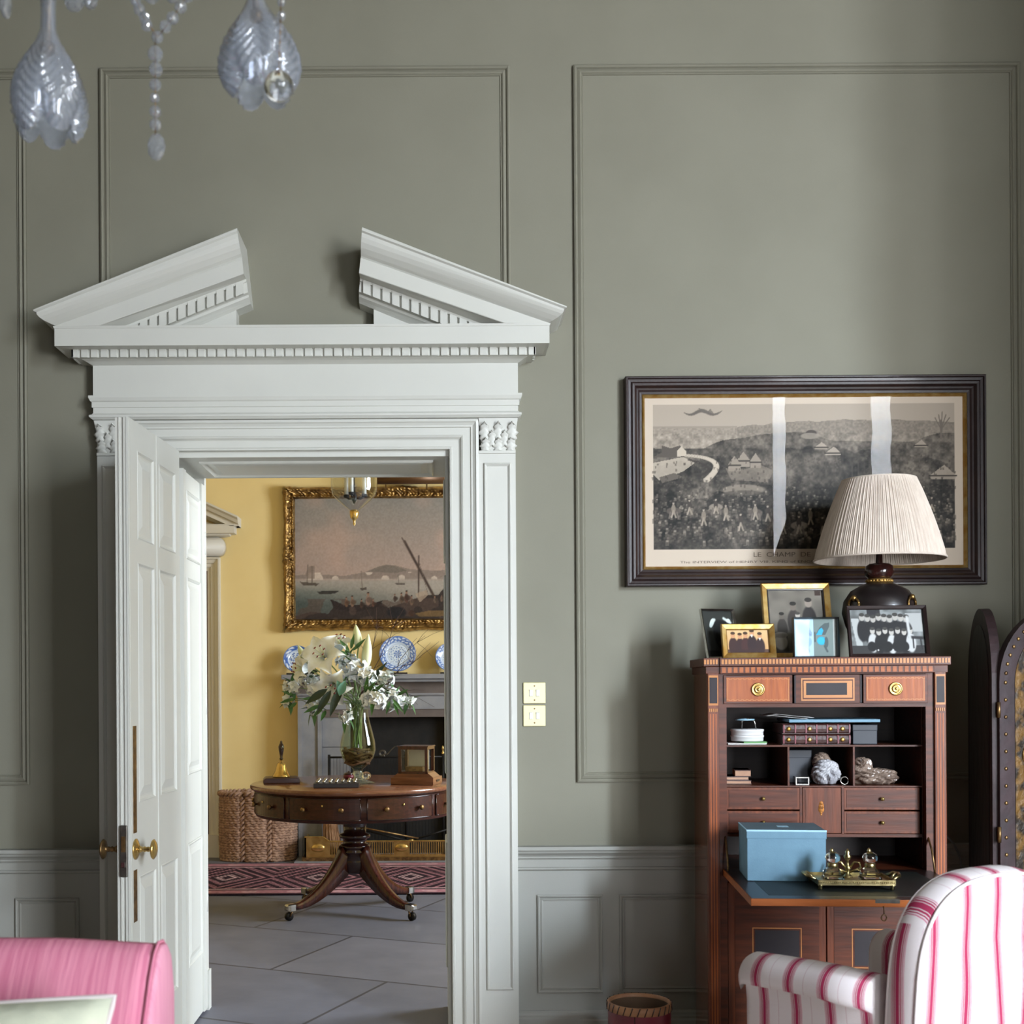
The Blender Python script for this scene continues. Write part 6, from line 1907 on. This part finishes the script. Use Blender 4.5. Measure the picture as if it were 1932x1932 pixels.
# ---------------------------------------------------------------- pink sofa and cushion
PX1 = -.525
SF = thing('pink_sofa', 'pink linen sofa with a reclined back in the near corner', 'sofa', (-1.2, 2.1, 0))
rings = []
xs = np.linspace(-2.0, PX1, 40)
def bprof(sx, dz, k):
    pr = [(2.05, .20), (1.99, .44), (2.06, .58), (2.135, .72), (2.19, .80), (2.225, .838), (2.255, .852), (2.29, .848), (2.325, .82), (2.345, .76), (2.35, .5), (2.34, .20)]
    cy = 2.22
    return [(sx, cy + (y - cy) * k, z * 1 + dz * (z > .7) - (1 - k) * .05 * (z > .7)) for y, z in pr]
for x in xs:
    t = (x + 2.0) / 1.475
    rings.append(bprof(x, .006 * math.sin(t * 2.6 + 1.0) - .010 * max(0, t - .88) / .12, 1))
bk = MB().loft(rings).build('sofa_back', 'pink', SF)
rings = [bprof(PX1 + .002, -.010, 1), bprof(PX1 + .010, -.012, .97), bprof(PX1 + .014, -.016, .86)]
MB().loft(rings).build('end_panel', 'pink_end', bk)
MB().tube([(x_ + .001, y_, z_) for x_, y_, z_ in bprof(PX1, -.008, 1.006)], .0035, 6).build('end_seam', 'pink', bk)
MB().box(-1.92, -.62, 1.42, 2.02, .26, .43).build('seat_cushion', 'pink', SF, bevel=.04, bseg=3)
MB().box(-1.98, -.54, 1.44, 2.10, .10, .27).build('seat_base', 'pink', SF, bevel=.015)
for x0_, x1_ in ((-2.0, -1.89), (-.635, -.53)): MB().box(x0_, x1_, 1.44, 2.08, .10, .56).build('armrest', 'pink', SF, bevel=.04, bseg=3)
for x in (-1.93, -.59):
    for y in (1.5, 2.28): MB().lathe([(.014, 0), (.02, .05), (.026, .11)], (x, y, 0), 14).build('leg', 'oak_leg', SF)
CU = thing('scatter_cushion', 'pale green cushion leaning on the pink sofa back', 'cushion', (-.78, 1.98, .435))
n = 26
def pil(u, v, s):
    e = 1 - max(abs(u), abs(v)) ** 6
    th = .075 * ((1 - u ** 4) * (1 - v ** 4)) ** .55 + .004 * math.sin(9 * u + 5 * v) * e
    pin = 1 - .13 * (1 - abs(u * v)) * max(abs(u), abs(v)) ** 3
    return (u * .225 * pin, s * th, v * .175 * pin)
Tc = Matrix.Translation((-.772, 1.955, .652)) @ Matrix.Rotation(R(-20), 4, 'X') @ Matrix.Rotation(R(2.5), 4, 'Y')
for s in (-1, 1):
    rings = [[pil(-1 + 2 * i / n, -1 + 2 * j / n, s) for j in range(n + 1)] for i in range(n + 1)]
    MB(Tc).loft(rings, closed=False, caps=False).build('cushion_cover', 'cushion', CU)
prm = [(-1 + 2 * i / n, -1) for i in range(n)] + [(1, -1 + 2 * i / n) for i in range(n)] + [(1 - 2 * i / n, 1) for i in range(n)] + [(-1, 1 - 2 * i / n) for i in range(n + 1)]
MB(Tc).tube([pil(u, v, 0) for u, v in prm], .005, 6).build('cushion_piping', 'piping', CU)

# ---------------------------------------------------------------- chandelier
CY_ = 2.42
cc = at(292, -200, CY_)
CH = thing('chandelier', 'glass chandelier with leaf shaped shades and bead swags', 'chandelier', (cc.x, CY_, 2.6))
m = MB().tube([(cc.x, CY_, 2.95), (cc.x, CY_, ZC)], .010, 10)
m.lathe([(.06, ZC - .04), (.075, ZC), (0, ZC)], (cc.x, CY_, 0), 24)
m.lathe([(.0, 2.80), (.03, 2.82), (.05, 2.88), (.03, 2.94), (.045, 3.0), (.02, 3.06), (.012, 3.1)], (cc.x, CY_, 0), 24)
m.build('stem', 'brass_old', CH)
def shade(px, ytop, ybot, Y, wpx, rot, lean=0.0, nl=5):
    top, bot = at(px, ytop, Y), at(px, ybot, Y)
    H = top.z - bot.z; Rm = wpx / 2 * Y / F
    T_ = Matrix.Translation(top) @ Matrix.Rotation(lean, 4, 'Y')
    nt, nz = 180, 90
    prof = [(0, .22), (.10, .20), (.25, .22), (.36, .38), (.48, .64), (.60, .86), (.72, .985), (.82, 1.0), (.92, .90), (1.0, .70)]
    def surf(off):
        rings = []
        for i in range(nz + 1):
            t = i / nz
            ring = []
            for j in range(nt):
                a = 2 * math.pi * j / nt
                q = ((a + rot) * nl / (2 * math.pi)) % 1.0 - .5
                tt = t * (1 - .10 * (abs(q) * 2) ** 2.2 * min(1, t * 1.2))
                r = np.interp(t, [p[0] for p in prof], [p[1] for p in prof]) * Rm
                lobe_ = (1 - .10 * (abs(q) * 2) ** 3 * max(0, t - .35))
                vein = math.sin((t * 13 - abs(q) * 6) * 2 * math.pi) * .045 * max(0, min(1, (t - .32) * 5)) * Rm
                mid_ = .035 * math.exp(-(q / .05) ** 2) * Rm * max(0, min(1, (t - .3) * 4))
                rr = r * lobe_ + (vein + mid_ if off > 0 else 0) - (0 if off > 0 else .05 * Rm)
                ring.append((rr * math.cos(a), rr * math.sin(a), -H * tt))
            rings.append(ring)
        return rings
    o_, i_ = surf(1), surf(-1)
    s = MB(T_).loft(o_ + i_[::-1], caps=False, loop=True).build('leaf_shade', 'shade_glass', CH)
    m = MB(T_).tube([(0, 0, .10), (0, 0, -H * .05), (0, 0, -H * .36)], .006, 8)
    m.lathe([(.012, -H * .02), (.018, 0), (.014, .012), (.006, .02)], (0, 0, 0), 16)
    m.lathe([(.004, -H * .42), (.012, -H * .40), (.012, -H * .34), (.004, -H * .32)], (0, 0, 0), 12)
    m.build('shade_fitting', 'brass_old', s)
    a_ = T_ @ Vector((0, 0, .10)); h_ = Vector((cc.x, CY_, 2.92))
    mid_ = (a_ + h_) / 2 + Vector((0, 0, .14))
    MB().tube([a_ * (1 - t) ** 2 + mid_ * 2 * t * (1 - t) + h_ * t * t for t in np.linspace(0, 1, 14)], .010, 10).build('glass_arm', 'crystal', CH)
shade(91, -8, 262, 2.22, 139, .25)
shade(478, -62, 188, 2.16, 152, .9, -.06)
def facet_ball(c_, r, sc_=(1, 1, 1), n=9, name='bead', parent=None, m_='bead_glass'):
    rings = []
    for i in range(7):
        t = math.pi * i / 6
        rr, z = max(.02, math.sin(t)) * r, -math.cos(t) * r
        rings.append([(c_[0] + rr * sc_[0] * math.cos(2 * math.pi * (j + .5 * (i % 2)) / n), c_[1] + rr * sc_[1] * math.sin(2 * math.pi * (j + .5 * (i % 2)) / n), c_[2] + z * sc_[2]) for j in range(n)])
    return MB().loft(rings, smooth=False).build(name, m_, parent or CH)
BY = 2.2
chain = [((293, 102), 15), ((294, 131), 13.5), ((293, 160), 11.5), ((292, 185), 9.5), ((293, 211), 11.5), ((293, 235), 11.5), ((297, 70), 11.5)]
chain += [((312, 50), 11.5), ((326, 34), 12), ((341, 13), 12), ((354, -8), 12), ((366, -30), 12), ((277, 48), 11), ((273, 34), 11), ((263, 18), 11.5), ((256, 2), 10), ((248, -18), 11), ((240, -40), 11)]
pr = facet_ball(CH.location, 1.0)
for (px, py), r in chain:
    b = dup(pr, CH); q = at(px, py, BY)
    b.location = wm(CH).inverted() @ q
    b.scale = (r * BY / F,) * 3
    b.rotation_euler = (px * .3, py * .7, px)
def drop(px, py, rx, rz_, Y=BY):
    q = at(px, py, Y)
    b = dup(pr, CH); b.name = 'pendant_drop'
    b.location = wm(CH).inverted() @ q; b.scale = (rx * Y / F, rx * Y / F * .7, rz_ * Y / F); b.rotation_euler = (0, 0, px)
    return b
drop(295, 277, 18.5, 26)
drop(11, 8, 17, 27, 2.3); drop(141, 2, 22, 20, 2.35); drop(172, 2, 17, 15, 2.35); drop(284, -16, 22, 22, 2.3); drop(326, -14, 18, 20, 2.3)
for k, (px, py, r) in enumerate(((532, -20, 10), (531, 4, 8), (531, 30, 9), (528, 52, 8), (528, 72, 7), (527, 92, 8), (527, 112, 7), (526, 130, 8))):
    b = dup(pr, CH); b.location = wm(CH).inverted() @ at(px, py, 2.06); b.scale = (r * 2.06 / F,) * 3; b.rotation_euler = (px, py, 0)
bpy.data.objects.remove(pr)
q = at(526, 163, 2.06)
MB().sphere(q, 28 * 2.06 / F, (1, 1, 1), 32, 20).build('glass_ball', 'crystal_ball', CH)
m = MB()
m.tube([at(293, y, BY) for y in (70, 120, 180, 255)], .0012, 5); m.tube([at(x, y, BY) for x, y in ((297, 70), (326, 34), (366, -30))], .0012, 5); m.tube([at(x, y, BY) for x, y in ((297, 70), (270, 30), (240, -40))], .0012, 5)
m.tube([at(532, -60, 2.06), at(526, 140, 2.06)], .0012, 5)
hub = Vector((cc.x, CY_, 2.9))
for px, py, Y in ((366, -30, BY), (240, -40, BY), (532, -60, 2.06), (11, -20, 2.3), (141, -15, 2.35), (172, -12, 2.35), (284, -30, 2.3), (326, -30, 2.3)):
    a_ = at(px, py, Y); m.tube([a_, (a_ + hub) / 2 + Vector((0, 0, -.02)), hub], .0012, 5)
m.build('bead_wire', 'brass_old', CH)
